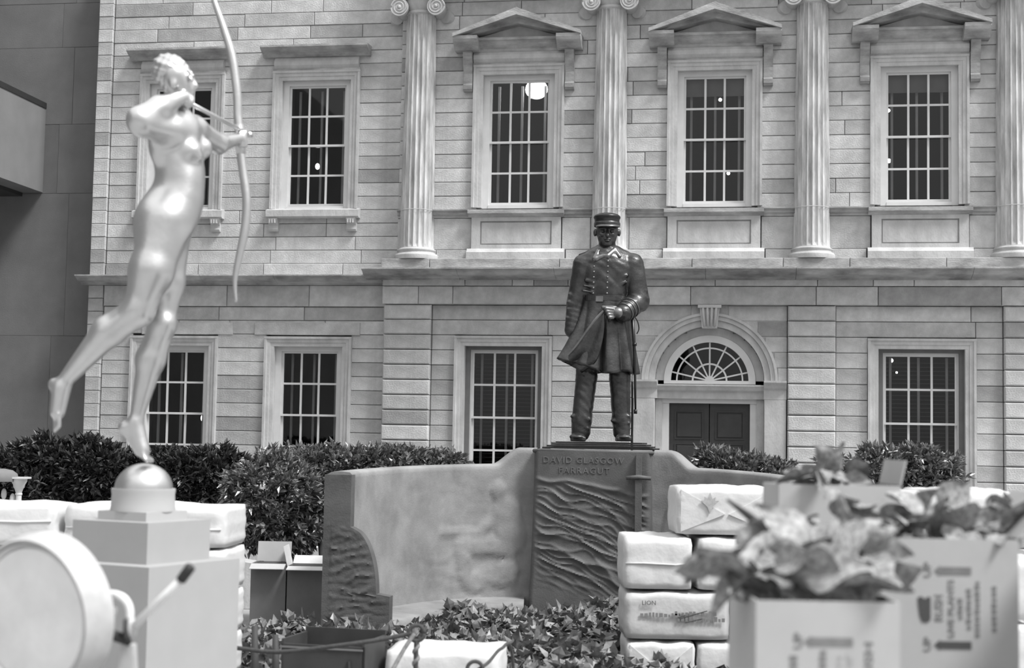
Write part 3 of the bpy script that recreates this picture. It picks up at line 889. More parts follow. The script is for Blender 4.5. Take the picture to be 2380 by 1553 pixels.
lamp(1674, 232, -0.9, 0.026, 'upper lit bulb in the pedimented window right of the statue', M_BULB)
lamp(1693, 403, -1.1, 0.026, 'lower lit bulb in the pedimented window right of the statue', M_BULB)
lamp(2066, 374, -0.45, 0.032, 'lower lit bulb at the edge of the rightmost pedimented window', M_BULB)
lamp(2065, 257, -0.35, 0.026, 'upper lit bulb at the edge of the rightmost pedimented window', M_BULB)
lamp(2071, 838, -0.6, 0.032, 'lit bulb high in the right-hand ground floor window', M_BULB)
lamp(2084, 866, -0.8, 0.016, 'tiny lit bulb below the brighter one in the right ground floor window', M_BULB)

# ---- doorway
dr = empty('door_1', fp(DU, 0, 0), -YAW, 'dark double door under a fanlight arch behind the statue', 'door', kind='structure')
y = -W_LOW
def ring(name, parent, r0, r1, ya, yb, m, n=36, a0=0.0, a1=math.pi, cz=None, smooth=True):
    cz = DZ if cz is None else cz
    vs = []; fs = []
    for k in range(n + 1):
        a = a0 + (a1 - a0) * k / n
        for r, yy in ((r0, ya), (r1, ya), (r1, yb), (r0, yb)):
            vs.append((r * math.cos(a), yy, cz + r * math.sin(a)))
    for k in range(n):
        for j in range(4):
            jj = (j + 1) % 4
            fs.append((4 * k + j, 4 * k + 4 + j, 4 * k + 4 + jj, 4 * k + jj))
    fs += [(0, 1, 2, 3), (4 * n + 3, 4 * n + 2, 4 * n + 1, 4 * n)]
    o = mesh_obj(name, vs, fs, m, parent)
    return smooth_by_angle(o, 30)
ring('archivolt', dr, D_REV, D_REV + 0.09, y - 0.03, y + 0.3, M_TRIM)
ring('archivolt', dr, D_REV + 0.092, D_REV + 0.155, y - 0.06, y + 0.1, M_TRIM)
ring('archivolt', dr, D_REV + 0.156, D_ARCH, y - 0.085, y + 0.1, M_TRIM)
ring('arch_reveal', dr, D_FRAME + 0.004, D_REV - 0.004, y + 0.12, y + 0.4, M_TRIM)
fanl = ring('fanlight_frame', dr, D_FAN, D_FRAME, y + 0.09, y + 0.24, M_WOOD)
MB().box(-D_FRAME, D_FRAME, y + 0.09, y + 0.24, DZ - 0.05, DZ).build('fanlight_sill', M_WOOD, fanl)
for k in range(6):
    a0 = math.pi * (k + 0.5) / 6.0
for k in range(1, 8):
    a = math.pi * (k - 0.3) / 7.4 if False else math.pi * (k * 2 - 1) / 14
    if k <= 7:
        c, s_ = math.cos(a), math.sin(a); q = 0.011
        p = [(0.05 * c - q * s_, DZ + 0.05 * s_ + q * c), (0.05 * c + q * s_, DZ + 0.05 * s_ - q * c), (D_FAN * c + q * s_, DZ + D_FAN * s_ - q * c), (D_FAN * c - q * s_, DZ + D_FAN * s_ + q * c)]
        MB().prism_y(p, y + 0.13, y + 0.16).build('fanlight_bar', M_WOOD, fanl)
ring('fanlight_arc', fanl, 0.235, 0.26, y + 0.125, y + 0.16, M_WOOD, 24)
ring('fanlight_arc', fanl, D_FAN * 0.83, D_FAN * 0.83 + 0.022, y + 0.125, y + 0.16, M_WOOD, 30)
MB().lathe([(0.07, 0), (0.07, 0.02)], 20).build('fanlight_hub', M_WOOD, fanl, loc=(0, y + 0.14, DZ)).rotation_euler = (math.pi / 2, 0, 0)
angs = [0] + [math.pi * (k * 2 - 1) / 14 for k in range(1, 8)] + [math.pi]
for a0, a1 in zip(angs, angs[1:]):
    for r0, r1 in ((0.02, 0.245), (0.25, D_FAN * 0.84), (D_FAN * 0.84, D_FAN)):
        ring('fanlight_pane', fanl, r0, r1, y + 0.146, y + 0.15, M_GLASS, 6, a0, a1)
ks = MB()
kz0, kz1 = fz(1645, 762, 0.33), Z_BAND_B
ks.prism_y([(-0.11, kz0), (0.11, kz0), (0.15, kz1), (-0.15, kz1)], y - 0.13, y + 0.1)
kso = ks.build('keystone', M_TRIM, dr)
for k in (-1.5, -0.5, 0.5, 1.5):
    MB().tube([(k * 0.048, y - 0.13, kz0 + 0.02), (k * 0.058, y - 0.16, (kz0 + kz1) / 2), (k * 0.066, y - 0.145, kz1 - 0.02)], 0.02, 8).build('keystone_reed', M_TRIM, kso, True)
MB().box(-0.17, 0.17, y - 0.17, y, kz1 - 0.045, kz1 - 0.002).build('keystone_cap', M_TRIM, kso)
# impost entablature and jamb pilasters
ent = (D_IMP_B, D_IMP_T)
xo = fu(1829, 910, 0.25) - DU - 0.005
xi = fu(1775, 960, 0.25) - DU
h = ent[1] - ent[0]
MB().prism_x([(y + 0.3, ent[0]), (y + 0.05, ent[0]), (y + 0.05, ent[0] + 0.5 * h), (y + 0.0, ent[0] + 0.6 * h), (y - 0.02, ent[0] + 0.75 * h), (y - 0.05, ent[0] + 0.9 * h), (y - 0.05, ent[1]), (y + 0.3, ent[1])], -xi, xi).build('transom', M_TRIM, dr)
xl = -(DU - fu(1471, 960, 0.25))
for s in (-1, 1):
    a, b = sorted((s * xi, s * xo)) if s > 0 else (xl, -xi)
    ent = (ent[0], DZ - 0.002); h = ent[1] - ent[0]
    MB().prism_x([(y + 0.3, ent[0]), (y - 0.05, ent[0]), (y - 0.05, ent[0] + 0.5 * h), (y - 0.09, ent[0] + 0.6 * h), (y - 0.11, ent[0] + 0.75 * h), (y - 0.15, ent[0] + 0.9 * h), (y - 0.15, ent[1]), (y + 0.3, ent[1])], a + (0 if s > 0 else 0), b + (0.03 if s < 0 else 0)).build('impost', M_TRIM, dr)
    MB().cbox(a + 0.004, b - 0.004, y - 0.05, y + 0.3, 0, ent[0], 0.01).build('jamb_pilaster', M_TRIM, dr)
    hx = fu(1743, 960, 0.05) - DU
    p, q = sorted((s * hx, s * (xi - 0.002)))
    fr = MB().box(p, q, y + 0.14, y + 0.26, 0, D_DOOR_T + 0.06)
    fr.build('door_jamb', M_WOOD, dr)
    xm = s * (hx + (xi - hx) * 0.5)
    MB().box(min(xm, s * xi), max(xm, s * xi), y + 0.1, y + 0.14, 0, D_DOOR_T + 0.06).build('jamb_moulding', M_TRIM, dr)
MB().box(-xi, xi, y + 0.12, y + 0.26, D_DOOR_T, ent[0]).build('door_head', M_WOOD, dr)
for s in (-1, 1):
    a, b = sorted((s * 0.006, s * hx))
    lf = MB().box(a, b, y + 0.22, y + 0.27, 0.0, D_DOOR_T).build('door_leaf', M_DOOR, dr)
    for (za, zb) in ((D_DOOR_T - 0.5, D_DOOR_T - 0.14), (D_DOOR_T - 1.15, D_DOOR_T - 0.62), (D_DOOR_T - 2.0, D_DOOR_T - 1.27)):
        ra, rb = a + 0.11, b - 0.11
        MB().cbox(ra, rb, y + 0.205, y + 0.225, za, zb, 0.012).build('door_panel', M_DOOR, lf)
        fr = MB()
        for (p, q, r, s2) in ((ra - 0.03, ra - 0.012, za - 0.03, zb + 0.03), (rb + 0.012, rb + 0.03, za - 0.03, zb + 0.03)):
            fr.box(p, q, y + 0.208, y + 0.22, r, s2)
        fr.box(ra - 0.012, rb + 0.012, y + 0.208, y + 0.22, za - 0.03, za - 0.014).box(ra - 0.012, rb + 0.012, y + 0.208, y + 0.22, zb + 0.014, zb + 0.03)
        fr.build('panel_moulding', M_DOOR, lf)
    MB().ball((s * 0.06, y + 0.19, 1.0), 0.03).build('door_knob', M_BRONZE, lf, True)

for s in (-1, 1):
    pts = [(s * (D_REV + 0.1) * math.cos(math.pi / 2 * k / 12), DZ + (D_REV + 0.1) * math.sin(math.pi / 2 * k / 12)) for k in range(13)]
    pts += [(0, Z_BAND_B), (s * (D_ARCH + 0.12), Z_BAND_B), (s * (D_ARCH + 0.12), DZ)]
    if s < 0: pts = pts[::-1]
    MB().prism_y(pts[::-1] if False else pts, y + 0.012, y + 0.09).build('spandrel', M_STONE, dr)
# ================================================================== GILDED ARCHER
AY = 7.6
PM = FPX / AY
def D(px, py, dz=0.0): return at(px, py, AY - dz / PM)
r_ = lambda v: v / PM
abase = D(333, 1076)
arch = empty('archer_statue', abase, 0, 'gilded statue of an unclothed archer drawing a long bow on tiptoe', 'statue')
S = SDF(0.0085)
K = 0.03
def C(a, b, ra, rb, k=K, sq=None): S.cap(D(*a), D(*b), r_(ra), r_(rb), k, sq)
def E_(c, r, k=K, rot=None): S.ell(D(*c), (r_(r[0]), r_(r[2]), r_(r[1])), k, rot)   # across, up, deep
# head, neck
E_((409, 180, 0), (38, 40, 45), 0.01)
E_((426, 202, 2), (26, 30, 30), 0.025)
E_((437, 220, 4), (13, 12, 13), 0.02)                       # chin
C((447, 182, 4), (456, 200, 6), 5, 6.5, 0.015)              # nose
E_((446, 176, 22), (10, 5, 8), 0.015)                       # brow
E_((449, 211, 6), (6, 4, 10), 0.012)                        # mouth
E_((402, 196, 40), (10, 14, 6), 0.012)                      # ear
C((408, 222, -2), (404, 282, 0), 25, 30, 0.035)
# trunk
C((396, 296, 42), (446, 298, -52), 30, 28, 0.06)            # shoulder girdle
C((407, 318, 2), (418, 395, 0), 59, 49, 0.07, (1, 1.0, 1))
C((418, 395, 0), (414, 455, 0), 47, 52, 0.08)
E_((384, 500, 0), (64, 62, 62), 0.09)
E_((438, 445, 8), (29, 58, 42), 0.06)
E_((418, 490, 8), (34, 54, 46), 0.07)
E_((356, 525, 20), (41, 48, 44), 0.06)
E_((366, 525, -38), (42, 46, 44), 0.045)
E_((444, 352, 32), (25, 26, 25), 0.03)
E_((462, 366, 34), (9, 9, 9), 0.02)
E_((470, 345, -26), (24, 26, 24), 0.03)
E_((372, 335, 40), (26, 44, 26), 0.05)                      # shoulder blade side
# drawing arm
C((392, 304, 52), (330, 288, 128), 34, 30, 0.045)
C((330, 288, 128), (322, 277, 136), 27, 24, 0.03)
C((324, 276, 134), (372, 250, 92), 27, 26, 0.03)
C((372, 250, 92), (424, 226, 42), 26, 15, 0.03)
E_((430, 226, 34), (15, 14, 11), 0.02)
for i, (x, y, dz) in enumerate(((446, 226, 30), (447, 233, 34), (445, 240, 36), (440, 246, 36))):
    C((432, 222 + i * 6, 38), (x, y, dz), 6.5, 6, 0.008)
    C((x, y, dz), (x - 10, y + 4, dz - 14), 6, 5, 0.008)
C((424, 234, 26), (440, 240, 18), 7, 5.5, 0.01)
# bow arm
C((452, 302, -55), (506, 334, -160), 31, 25, 0.05)
C((506, 334, -160), (552, 323, -240), 25, 15, 0.03)
E_((560, 322, -252), (13, 15, 12), 0.015)
for i in range(4):
    y = 308 + i * 10
    C((556, y, -246), (570, y, -252), 7, 6.5, 0.008)
    C((570, y, -252), (568, y, -268), 6.5, 6, 0.008)
C((556, 311, -250), (574, 309, -262), 7, 6, 0.01)
# raised leg
C((384, 520, 28), (352, 630, 46), 58, 49, 0.07)
C((352, 630, 48), (322, 722, 52), 50, 34, 0.04)
C((322, 722, 52), (250, 772, 40), 34, 36, 0.04)
C((250, 772, 40), (148, 888, 24), 36, 17, 0.03)
E_((330, 734, 55), (18, 16, 22), 0.03)
E_((123, 893, 22), (12, 14, 13), 0.03)
C((143, 905, 24), (134, 958, 24), 22, 18, 0.03)
for i in range(5):
    C((130 + i * 1.5, 962, 14 + i * 6), (127 + i * 3, 1004 - i * 3, 12 + i * 6), 7.5 - i * 0.4, 5, 0.006)
# standing leg
C((400, 540, -36), (389, 660, -34), 44, 38, 0.05)
C((389, 660, -34), (376, 755, -28), 38, 29, 0.04)
E_((386, 752, -16), (18, 20, 20), 0.03)
C((378, 755, -28), (350, 835, -34), 30, 34, 0.04)
C((350, 835, -34), (318, 970, -30), 33, 16, 0.03)
E_((291, 993, -30), (16, 14, 15), 0.02)
C((314, 985, -30), (333, 1048, -28), 20, 16, 0.025)
C((292, 996, -30), (326, 1045, -28), 13, 14, 0.03)
for i in range(5):
    C((330, 1056, -38 + i * 6), (356 - i * 4, 1071, -40 + i * 7), 8 - i * 0.4, 5.5, 0.006)
body = S.mesh('body', M_GILT, arch, abase, smooth_it=4)
# hair gathered in a knot
S = SDF(0.007)
E_((397, 166, 0), (42, 38, 44), 0.02)
E_((379, 158, 0), (22, 24, 26), 0.02)
E_((386, 146, 0), (26, 20, 26), 0.02)
C((400, 150, 8), (440, 172, 14), 20, 9, 0.02)
C((376, 172, 10), (392, 205, 16), 20, 12, 0.02)
C((440, 170, 20), (446, 185, 26), 8, 5, 0.012)
hc_ = D(392, 168)
def wav(X, Y, Z):
    x, y, z = X - hc_.x, Y - hc_.y, Z - hc_.z
    return 0.0032 * np.sin(150 * (z + 0.5 * x) + 5 * np.sin(22 * y + 16 * x)) + 0.0022 * np.sin(190 * (x - 0.4 * z) + 40 * y)
S.mesh('hair', M_GILT, arch, abase, disp=wav)
# bow, arrow
bp = [(484, -62), (490, -30), (499, 5), (518, 60), (538, 125), (547, 180), (552, 230), (553, 270), (556, 300), (558, 330), (560, 360), (565, 400), (572, 450), (573, 490), (568, 540), (556, 595), (547, 640), (546, 670), (549, 702)]
bd = [D(x, y, -262) for x, y in bp]
def resample(pts, n):
    P = [Vector(p) for p in pts]; out = []
    m = len(P) - 1
    for i in range(n + 1):
        t = i / n * m; k = min(int(t), m - 1); f = t - k
        p0, p1, p2, p3 = P[max(k - 1, 0)], P[k], P[k + 1], P[min(k + 2, m)]
        out.append(0.5 * ((2 * p1) + (p2 - p0) * f + (2 * p0 - 5 * p1 + 4 * p2 - p3) * f * f + (3 * p1 - p0 - 3 * p2 + p3) * f ** 3))
    return out
bpts = resample(bd, 72)
brad = [r_(11.0) * min(1, 0.3 + 1.6 * min(i, 72 - i) / 36) for i in range(73)]
bow = MB().tube([p - abase for p in bpts], brad, 10).build('bow', M_GILT, arch, True)
MB().tube([D(555, 290, -262) - abase, D(557, 318, -262) - abase, D(560, 358, -262) - abase], r_(12), 12).build('grip', M_GILT, bow, True)
a0, a1 = D(428, 233, 26), D(576, 311, -285)
arw = MB().tube([a0 - abase, a1 - abase], r_(5.2), 8).build('arrow', M_GILT, arch, True)
dv = (a1 - a0).normalized()
MB().tube([a1 - abase, a1 + dv * 0.01 - abase, a1 + dv * 0.07 - abase], [r_(4), r_(8), 0.001], 8).build('arrowhead', M_GILT, arw)

# pedestal parts: gilded half globe, collar, plinths
RZP = math.radians(-27)
pc = at(330, 1250, 7.72)
ped = empty('archer_pedestal', (pc.x, pc.y, 0), RZP, 'pale square pedestal with stepped blocks under the gilded archer', 'pedestal')
zt = abase.z - 0.004
zz = lambda py: at(330, py, 7.62).z
rg = 67 / PM
prof = [(rg * 1.0 * math.cos(a), (zz(1137)) + (zt - zz(1137)) * math.sin(a)) for a in [math.pi / 2 * k / 14 for k in range(15)]]
gl = MB().lathe(prof, 40).build('half_globe', M_GILT, ped); smooth_by_angle(gl, 50)
cl = MB().lathe([(rg * 1.12, zz(1190)), (rg * 1.12, zz(1186)), (rg * 1.10, zz(1178)), (rg * 1.08, zz(1150)), (rg * 1.10, zz(1143)), (rg * 1.10, zz(1137)), (rg * 0.9, zz(1137))], 40).build('collar', M_PLINTH, ped); smooth_by_angle(cl, 40)
s1 = 0.315 / 2
MB().box(-s1, s1, -s1, s1, zz(1210), zz(1189)).build('plinth', M_PLINTH, ped)
w1 = 0.487 / 2
MB().box(-w1, w1, -w1, w1, zz(1304), zz(1210)).build('upper_block', M_PEDPALE, ped)
w2 = 0.71 / 2
MB().box(-w2 + 0.0, w2, -w2, w2, 0, zz(1304)).build('shaft', M_PEDPALE, ped)

# ================================================================== MONUMENT AND BRONZE OFFICER
OY = 16.5
PO = FPX / OY
def O(px, py, dz=0.0): return at(px, py, OY - dz / PO)
q_ = lambda v: v / PO
obase = O(1400, 1026)
off = empty('officer_statue', obase, 0, 'dark bronze statue of an officer in peaked cap and long frock coat', 'statue')
def newS(res=0.009):
    global S; S = SDF(res); return S
def C(a, b, ra, rb, k=0.02, sq=None): S.cap(O(*a), O(*b), q_(ra), q_(rb), k, sq)
def E_(c, r, k=0.02, rot=None, op='u'): S.ell(O(*c), (q_(r[0]), q_(r[2]), q_(r[1])), k, rot, op)
# body: head, neck, hands
newS(0.006)
E_((1411, 538, 0), (26, 30, 30), 0.02)
E_((1411, 552, 10), (22, 22, 21), 0.02)
E_((1411, 567, 18), (11, 8, 10), 0.012)
C((1412, 536, 29), (1412, 548, 35), 3.2, 4.6, 0.008)
for s in (-1, 1):
    E_((1411 + s * 11, 545, 26), (7, 6, 6), 0.012)
    E_((1411 + s * 10, 532, 27), (9, 2.6, 5), 0.008)
    E_((1411 + s * 10, 538, 26), (5.5, 3, 3.5), 0.004, op='s')
    E_((1411 + s * 10, 538, 24), (3.6, 2.6, 3.5), 0.003)
    E_((1411 + s * 28, 541, -2), (4, 9, 6), 0.008)
E_((1412, 556, 31), (9, 1.8, 4), 0.004)
E_((1412, 560, 30), (7, 2.2, 4), 0.004)
C((1411, 560, -2), (1411, 598, -4), 19, 24, 0.02)
S.mesh('head', M_BRONZE, off, obase)
newS(0.006)
# left hand gripping the coat edge
E_((1436, 727, 62), (15, 13, 12), 0.012)
for i in range(4):
    C((1424 - i * 0, 719 + i * 6, 66), (1408 + i * 3, 717 + i * 7, 70), 5, 4.4, 0.004)
    C((1408 + i * 3, 717 + i * 7, 70), (1404 + i * 4, 722 + i * 7, 60), 4.4, 4, 0.004)
C((1430, 716, 60), (1401, 714, 62), 5.2, 4.2, 0.006)
S.mesh('hand', M_BRONZE_L, off, obase)
newS(0.006)
# right hand hanging
E_((1330, 782, 4), (9, 12, 13), 0.012)
for i in range(4):
    C((1329, 790, -8 + i * 6), (1332, 806 - abs(i - 1.5) * 2, -6 + i * 6), 4.6, 4, 0.004)
    C((1332, 806 - abs(i - 1.5) * 2, -6 + i * 6), (1337, 812 - abs(i - 1.5) * 2, -4 + i * 6), 4, 3.4, 0.004)
C((1334, 778, 14), (1340, 795, 18), 4.8, 4, 0.006)
S.mesh('hand', M_BRONZE, off, obase)
# cap
newS(0.006)
C((1411, 522, -1), (1411, 507, -3), 28.5, 30, 0.004, (1, 1.1, 0.22))
E_((1411, 505, -3), (31, 10, 34), 0.012)
cap_ = S.mesh('cap', M_BRONZE_D, off, obase)
MB().lathe([(q_(30), 0), (q_(31), 0.01), (q_(31), 0.035), (q_(30), 0.045)], 28, cap=False).build('cap_band', M_BRONZE, cap_, True, loc=O(1411, 527, -1) - obase).scale = (1, 1.12, 1)
v = []; f = []
for i in range(13):
    a = math.radians(18 + 12 * i)
    for rr, dz_ in ((0.98, 0.0), (1.45, -0.03)):
        v.append((q_(30) * rr * math.cos(a) * (1.0 if rr < 1 else 0.70), -q_(33) * rr * math.sin(a), dz_ + (0.012 if rr > 1 else 0) * abs(math.cos(a))))
for i in range(12): f.append((2 * i, 2 * i + 1, 2 * i + 3, 2 * i + 2))
nv = len(v)
v += [(x, y, z - 0.012) for x, y, z in v]
f += [tuple(k + nv for k in q[::-1]) for q in f]
for i in range(12): f.append((2 * i + 1, 2 * i + 1 + nv, 2 * i + 3 + nv, 2 * i + 3))
mesh_obj('visor', v, f, M_BRONZE_L, cap_, True, loc=O(1412, 525, 0) - obase)
# coat with sleeves
newS(0.0085)
C((1410, 622, 0), (1407, 668, 2), 57, 53, 0.03, (1, 0.68, 1))
C((1407, 668, 2), (1404, 700, 2), 51, 47, 0.03, (1, 0.7, 1))
C((1372, 606, -2), (1448, 606, -2), 24, 24, 0.03)
C((1388, 590, -2), (1434, 590, -2), 15, 15, 0.03)
E_((1386, 632, 16), (28, 34, 18), 0.05); E_((1438, 632, 16), (28, 34, 18), 0.05)
C((1358, 616, 0), (1340, 705, -4), 27, 23, 0.02)
C((1340, 705, -4), (1331, 768, 6), 23, 19, 0.02)
C((1469, 616, 0), (1484, 700, 4), 28, 25, 0.02)
C((1484, 700, 4), (1448, 728, 50), 26, 21, 0.02)
for (x, y, dz, w_) in ((1338, 690, 18, 14), (1336, 708, 18, 14), (1333, 726, 18, 12), (1331, 745, 20, 12), (1486, 672, 22, 16), (1490, 690, 24, 16), (1484, 655, 20, 14)):
    S.cap(O(x - w_, y - 5, dz - 8), O(x + w_, y + 5, dz - 6), q_(3.2), q_(2.4), 0.03)
for (x0, y0, x1, y1) in ((1362, 652, 1380, 656), (1358, 664, 1378, 668), (1356, 676, 1376, 679), (1440, 648, 1458, 640), (1440, 662, 1456, 656), (1390, 640, 1408, 646), (1386, 662, 1406, 664)):
    S.cap(O(x0, y0, 28), O(x1, y1, 32), q_(3), q_(2.2), 0.025)
def crease(X, Y, Z):
    x, z = X - obase.x, Z - obase.z
    return 0.0022 * np.sin(38 * z + 9 * np.sin(7 * x + 3 * z)) * np.sin(5 * x + 2.0) + 0.0012 * np.sin(70 * z + 30 * x + 5 * np.sin(9 * z))
coat = S.mesh('coat', M_BRONZE, off, obase, disp=crease)
# coat skirt: lofted, with folds and the lifted corner on its right
v = []; f = []
NA, NZ = 96, 26
wz, hz = O(1406, 696).z, O(1406, 868).z
cx = O(1406, 696).x
for j in range(NZ + 1):
    t = j / NZ
    for i in range(NA):
        a = 2 * math.pi * i / NA            # 0 = image right, pi/2 = towards camera
        ca, sa = math.cos(a), math.sin(a)
        rx = 47 + 22 * t; ry = 34 + 14 * t
        fold = (0.8 + 5.5 * t) * math.sin(9 * a + 1.2) + 2.5 * t * math.sin(17 * a)
        lift = max(0.0, math.cos(a - math.radians(172))) ** 3
        if 0.2 < a / math.pi < 1.35:
            pass
        ext = lift * (44 * t ** 1.35)
        zdrop = t * (wz - hz) - lift * t ** 2 * q_(30) + q_(3.0) * t * math.sin(5 * a)
        # opening notch in front between the panels
        fr = math.exp(-((a - math.radians(103)) / 0.06) ** 2)
        rr = -5 * fr * t
        X = (rx + fold * 0.7 + rr) * ca * 1.0 + (ext * -1.0 if ca < 0 else 0) * abs(ca)
        Yv = (ry + fold + rr) * sa + lift * t * 26 * (1 if sa > -0.5 else 0)
        v.append((cx + q_(X) + q_(5 * t), OY - q_(Yv), wz - zdrop))
for j in range(NZ):
    for i in range(NA):
        k = (i + 1) % NA
        f.append((j * NA + i, j * NA + k, (j + 1) * NA + k, (j + 1) * NA + i)[::-1])
sk = mesh_obj('coat_skirt', v, f, M_BRONZE, off, True, off=obase)
so = sk.modifiers.new('thick', 'SOLIDIFY'); so.thickness = 0.022; so.offset = -1
# turned edge running from the gripping hand to the lifted corner
ed = resample([O(1404, 722, 62), O(1382, 745, 60), O(1358, 778, 54), O(1335, 810, 48), O(1309, 838, 40)], 24)
MB().tube([p - obase for p in ed], [q_(3.6)] * 25, 8).build('coat_edge', M_BRONZE_L, sk, True)
# panel drawn across from the hand to the corner
v = []; f = []
edL = resample([O(1404, 722, 61), O(1382, 745, 59), O(1358, 778, 53), O(1335, 810, 47), O(1309, 838, 39)], 20)
edR = resample([O(1404, 722, 59), O(1404, 760, 62), O(1398, 800, 58), O(1385, 840, 54), O(1352, 866, 44)], 20)
NQ = 10
for j in range(21):
    for i in range(NQ + 1):
        t = i / NQ
        p = edL[j] * (1 - t) + edR[j] * t
        p = p + Vector((0, -q_(5.0) * math.sin(t * math.pi * 3) * j / 20, 0))
        v.append(p)
for j in range(20):
    for i in range(NQ): f.append((j * (NQ + 1) + i, j * (NQ + 1) + i + 1, (j + 1) * (NQ + 1) + i + 1, (j + 1) * (NQ + 1) + i)[::-1])
pn = mesh_obj('coat_front_panel', v, f, M_BRONZE, off, True, off=obase)
so = pn.modifiers.new('thick', 'SOLIDIFY'); so.thickness = 0.02; so.offset = 0
# trousers
newS(0.0085)
C((1366, 780, 0), (1363, 880, 2), 28, 24.5, 0.02); C((1363, 880, 2), (1352, 975, 6), 24.5, 23, 0.02); C((1352, 975, 6), (1350, 1004, 6), 23.5, 22, 0.02)
C((1438, 780, 0), (1441, 880, 2), 28, 24.5, 0.02); C((1441, 880, 2), (1444, 975, 4), 24.5, 21.5, 0.02); C((1444, 975, 4), (1445, 1004, 4), 21.5, 20, 0.02)
for (x0, y0, x1, y1, dz) in ((1330, 968, 1362, 962, 22), (1333, 980, 1370, 974, 22), (1338, 990, 1366, 996, 22), (1350, 940, 1366, 955, 22), (1424, 978, 1452, 984, 20), (1430, 962, 1462, 968, 20), (1430, 992, 1462, 984, 19)):
    S.cap(O(x0, y0, dz - 4), O(x1, y1, dz), q_(4.5), q_(3.5), 0.018)
S.mesh('trousers', M_BRONZE, off, obase, disp=crease)
# boots
for (x, tw) in ((1345, -3), (1447, 3)):
    newS(0.0075)
    C((x, 1010, 0), (x + tw, 1015, 34), 13, 11, 0.02, (1.3, 1, 0.7))
    E_((x + tw, 1016, 36), (18, 7, 16), 0.02)
    S.box(O(x + tw * 0.5, 1021, 18), (q_(15), q_(28), q_(3)), q_(2), 0.008)
    S.mesh('boot', M_BRONZE, off, obase)
# belt, buttons, straps, collar, epaulettes: seated on the coat surface
bvh = BVHTree.FromPolygons([vv.co + obase for vv in coat.data.vertices], [tuple(p.vertices) for p in coat.data.polygons])
def on_coat(px, py):
    o = Vector((0, 0, EYE)); d = ray(px, py).normalized()
    h = bvh.ray_cast(o, d)
    return h[0] if h[0] is not None else O(px, py, 30)
bt = MB()
n = 48; vs = []; fs = []
for i in range(n):
    a = 2 * math.pi * i / n
    for z_, e in ((0, 0), (0, 4), (1, 4), (1, 0)):
        vs.append((cx + q_((48 + e) * math.cos(a)), OY - q_(2) - q_((34.5 + e) * math.sin(a)), O(1406, 702).z + z_ * q_(13)))
for i in range(n):
    k = (i + 1) % n
    for j in range(4): fs.append((4 * i + j, 4 * i + (j + 1) % 4, 4 * k + (j + 1) % 4, 4 * k + j)[::-1])
belt = mesh_obj('belt', vs, fs, M_BRONZE, off, off=obase)
bk = O(1393, 695, 40)
MB().box(bk.x - 0.04, bk.x + 0.04, bk.y - 0.02, bk.y + 0.05, bk.z - 0.03, bk.z + 0.03).build('buckle', M_BRONZE_L, belt, off=obase)
for (x, sgn) in ((1381, 1), (1413, 1)):
    for k in range(7):
        p = on_coat(x + (k * -0.4), 607 + k * 12.5)
        MB().ball(p - obase, (q_(2.7), q_(2), q_(2.7)), 10, 6).build('button', M_BRONZE_L, coat, True)
newS(0.006)
C((1394, 582, 6), (1428, 582, 6), 9, 9, 0.02); C((1388, 588, -6), (1434, 588, -6), 11, 11, 0.02)
C((1391, 584, 20), (1384, 602, 32), 6, 8, 0.012); C((1384, 602, 32), (1404, 594, 34), 7, 5, 0.012)
C((1428, 582, 20), (1412, 596, 33), 7, 8, 0.012); C((1428, 582, 20), (1440, 596, 30), 7, 5, 0.012)
S.mesh('collar', M_BRONZE_L, off, obase)
for (x, y, r) in ((1358, 590, 0.35), (1462, 590, -0.35)):
    o_ = MB().box(-q_(13), q_(13), -q_(8), q_(8), -0.008, 0.012).build('shoulder_strap', M_BRONZE_D, off, loc=O(x, y, -2) - obase)
    o_.rotation_euler = (0, -r, 0)
for k in range(3):
    p0, p1 = O(1484, 700, 4), O(1448, 728, 50)
    t = 0.55 + 0.18 * k
    p = p0.lerp(p1, t); dv = (p1 - p0).normalized()
    rr = q_(26 - 5 * t) + 0.003
    aa = dv.cross(Vector((0, 0, 1))).normalized(); bb = aa.cross(dv)
    rgp = [p + (aa * math.cos(2 * math.pi * i / 24) + bb * math.sin(2 * math.pi * i / 24)) * rr - obase for i in range(25)]
    MB().tube(rgp, 0.008, 6).build('cuff_stripe', M_BRONZE_L, coat, True)
# sword hanging at the hip
sw = MB().tube([O(1470, 738, 34) - obase, O(1474, 800, 30) - obase, O(1476, 880, 26) - obase, O(1477, 957, 22) - obase], [q_(4), q_(3.6), q_(3), q_(2.2)], 8).build('scabbard', M_BRONZE_D, off, True)
MB().tube([O(1477, 952, 22) - obase, O(1477, 962, 22) - obase], q_(4), 8).build('scabbard_tip', M_BRONZE_D, sw, True)
MB().tube([O(1475, 797, 30) - obase, O(1475, 804, 30) - obase], q_(5), 8).build('scabbard_ring', M_BRONZE_D, sw, True)
MB().tube([p - obase for p in resample([O(1474, 735, 34), O(1482, 748, 34), O(1485, 765, 34), O(1480, 776, 34)], 10)], q_(1.5), 6).build('sword_strap', M_BRONZE_D, sw, True)
MB().tube([O(1470, 740, 34) - obase, O(1462, 718, 30) - obase], [q_(4), q_(4.5)], 8).build('hilt', M_BRONZE_D, sw, True)
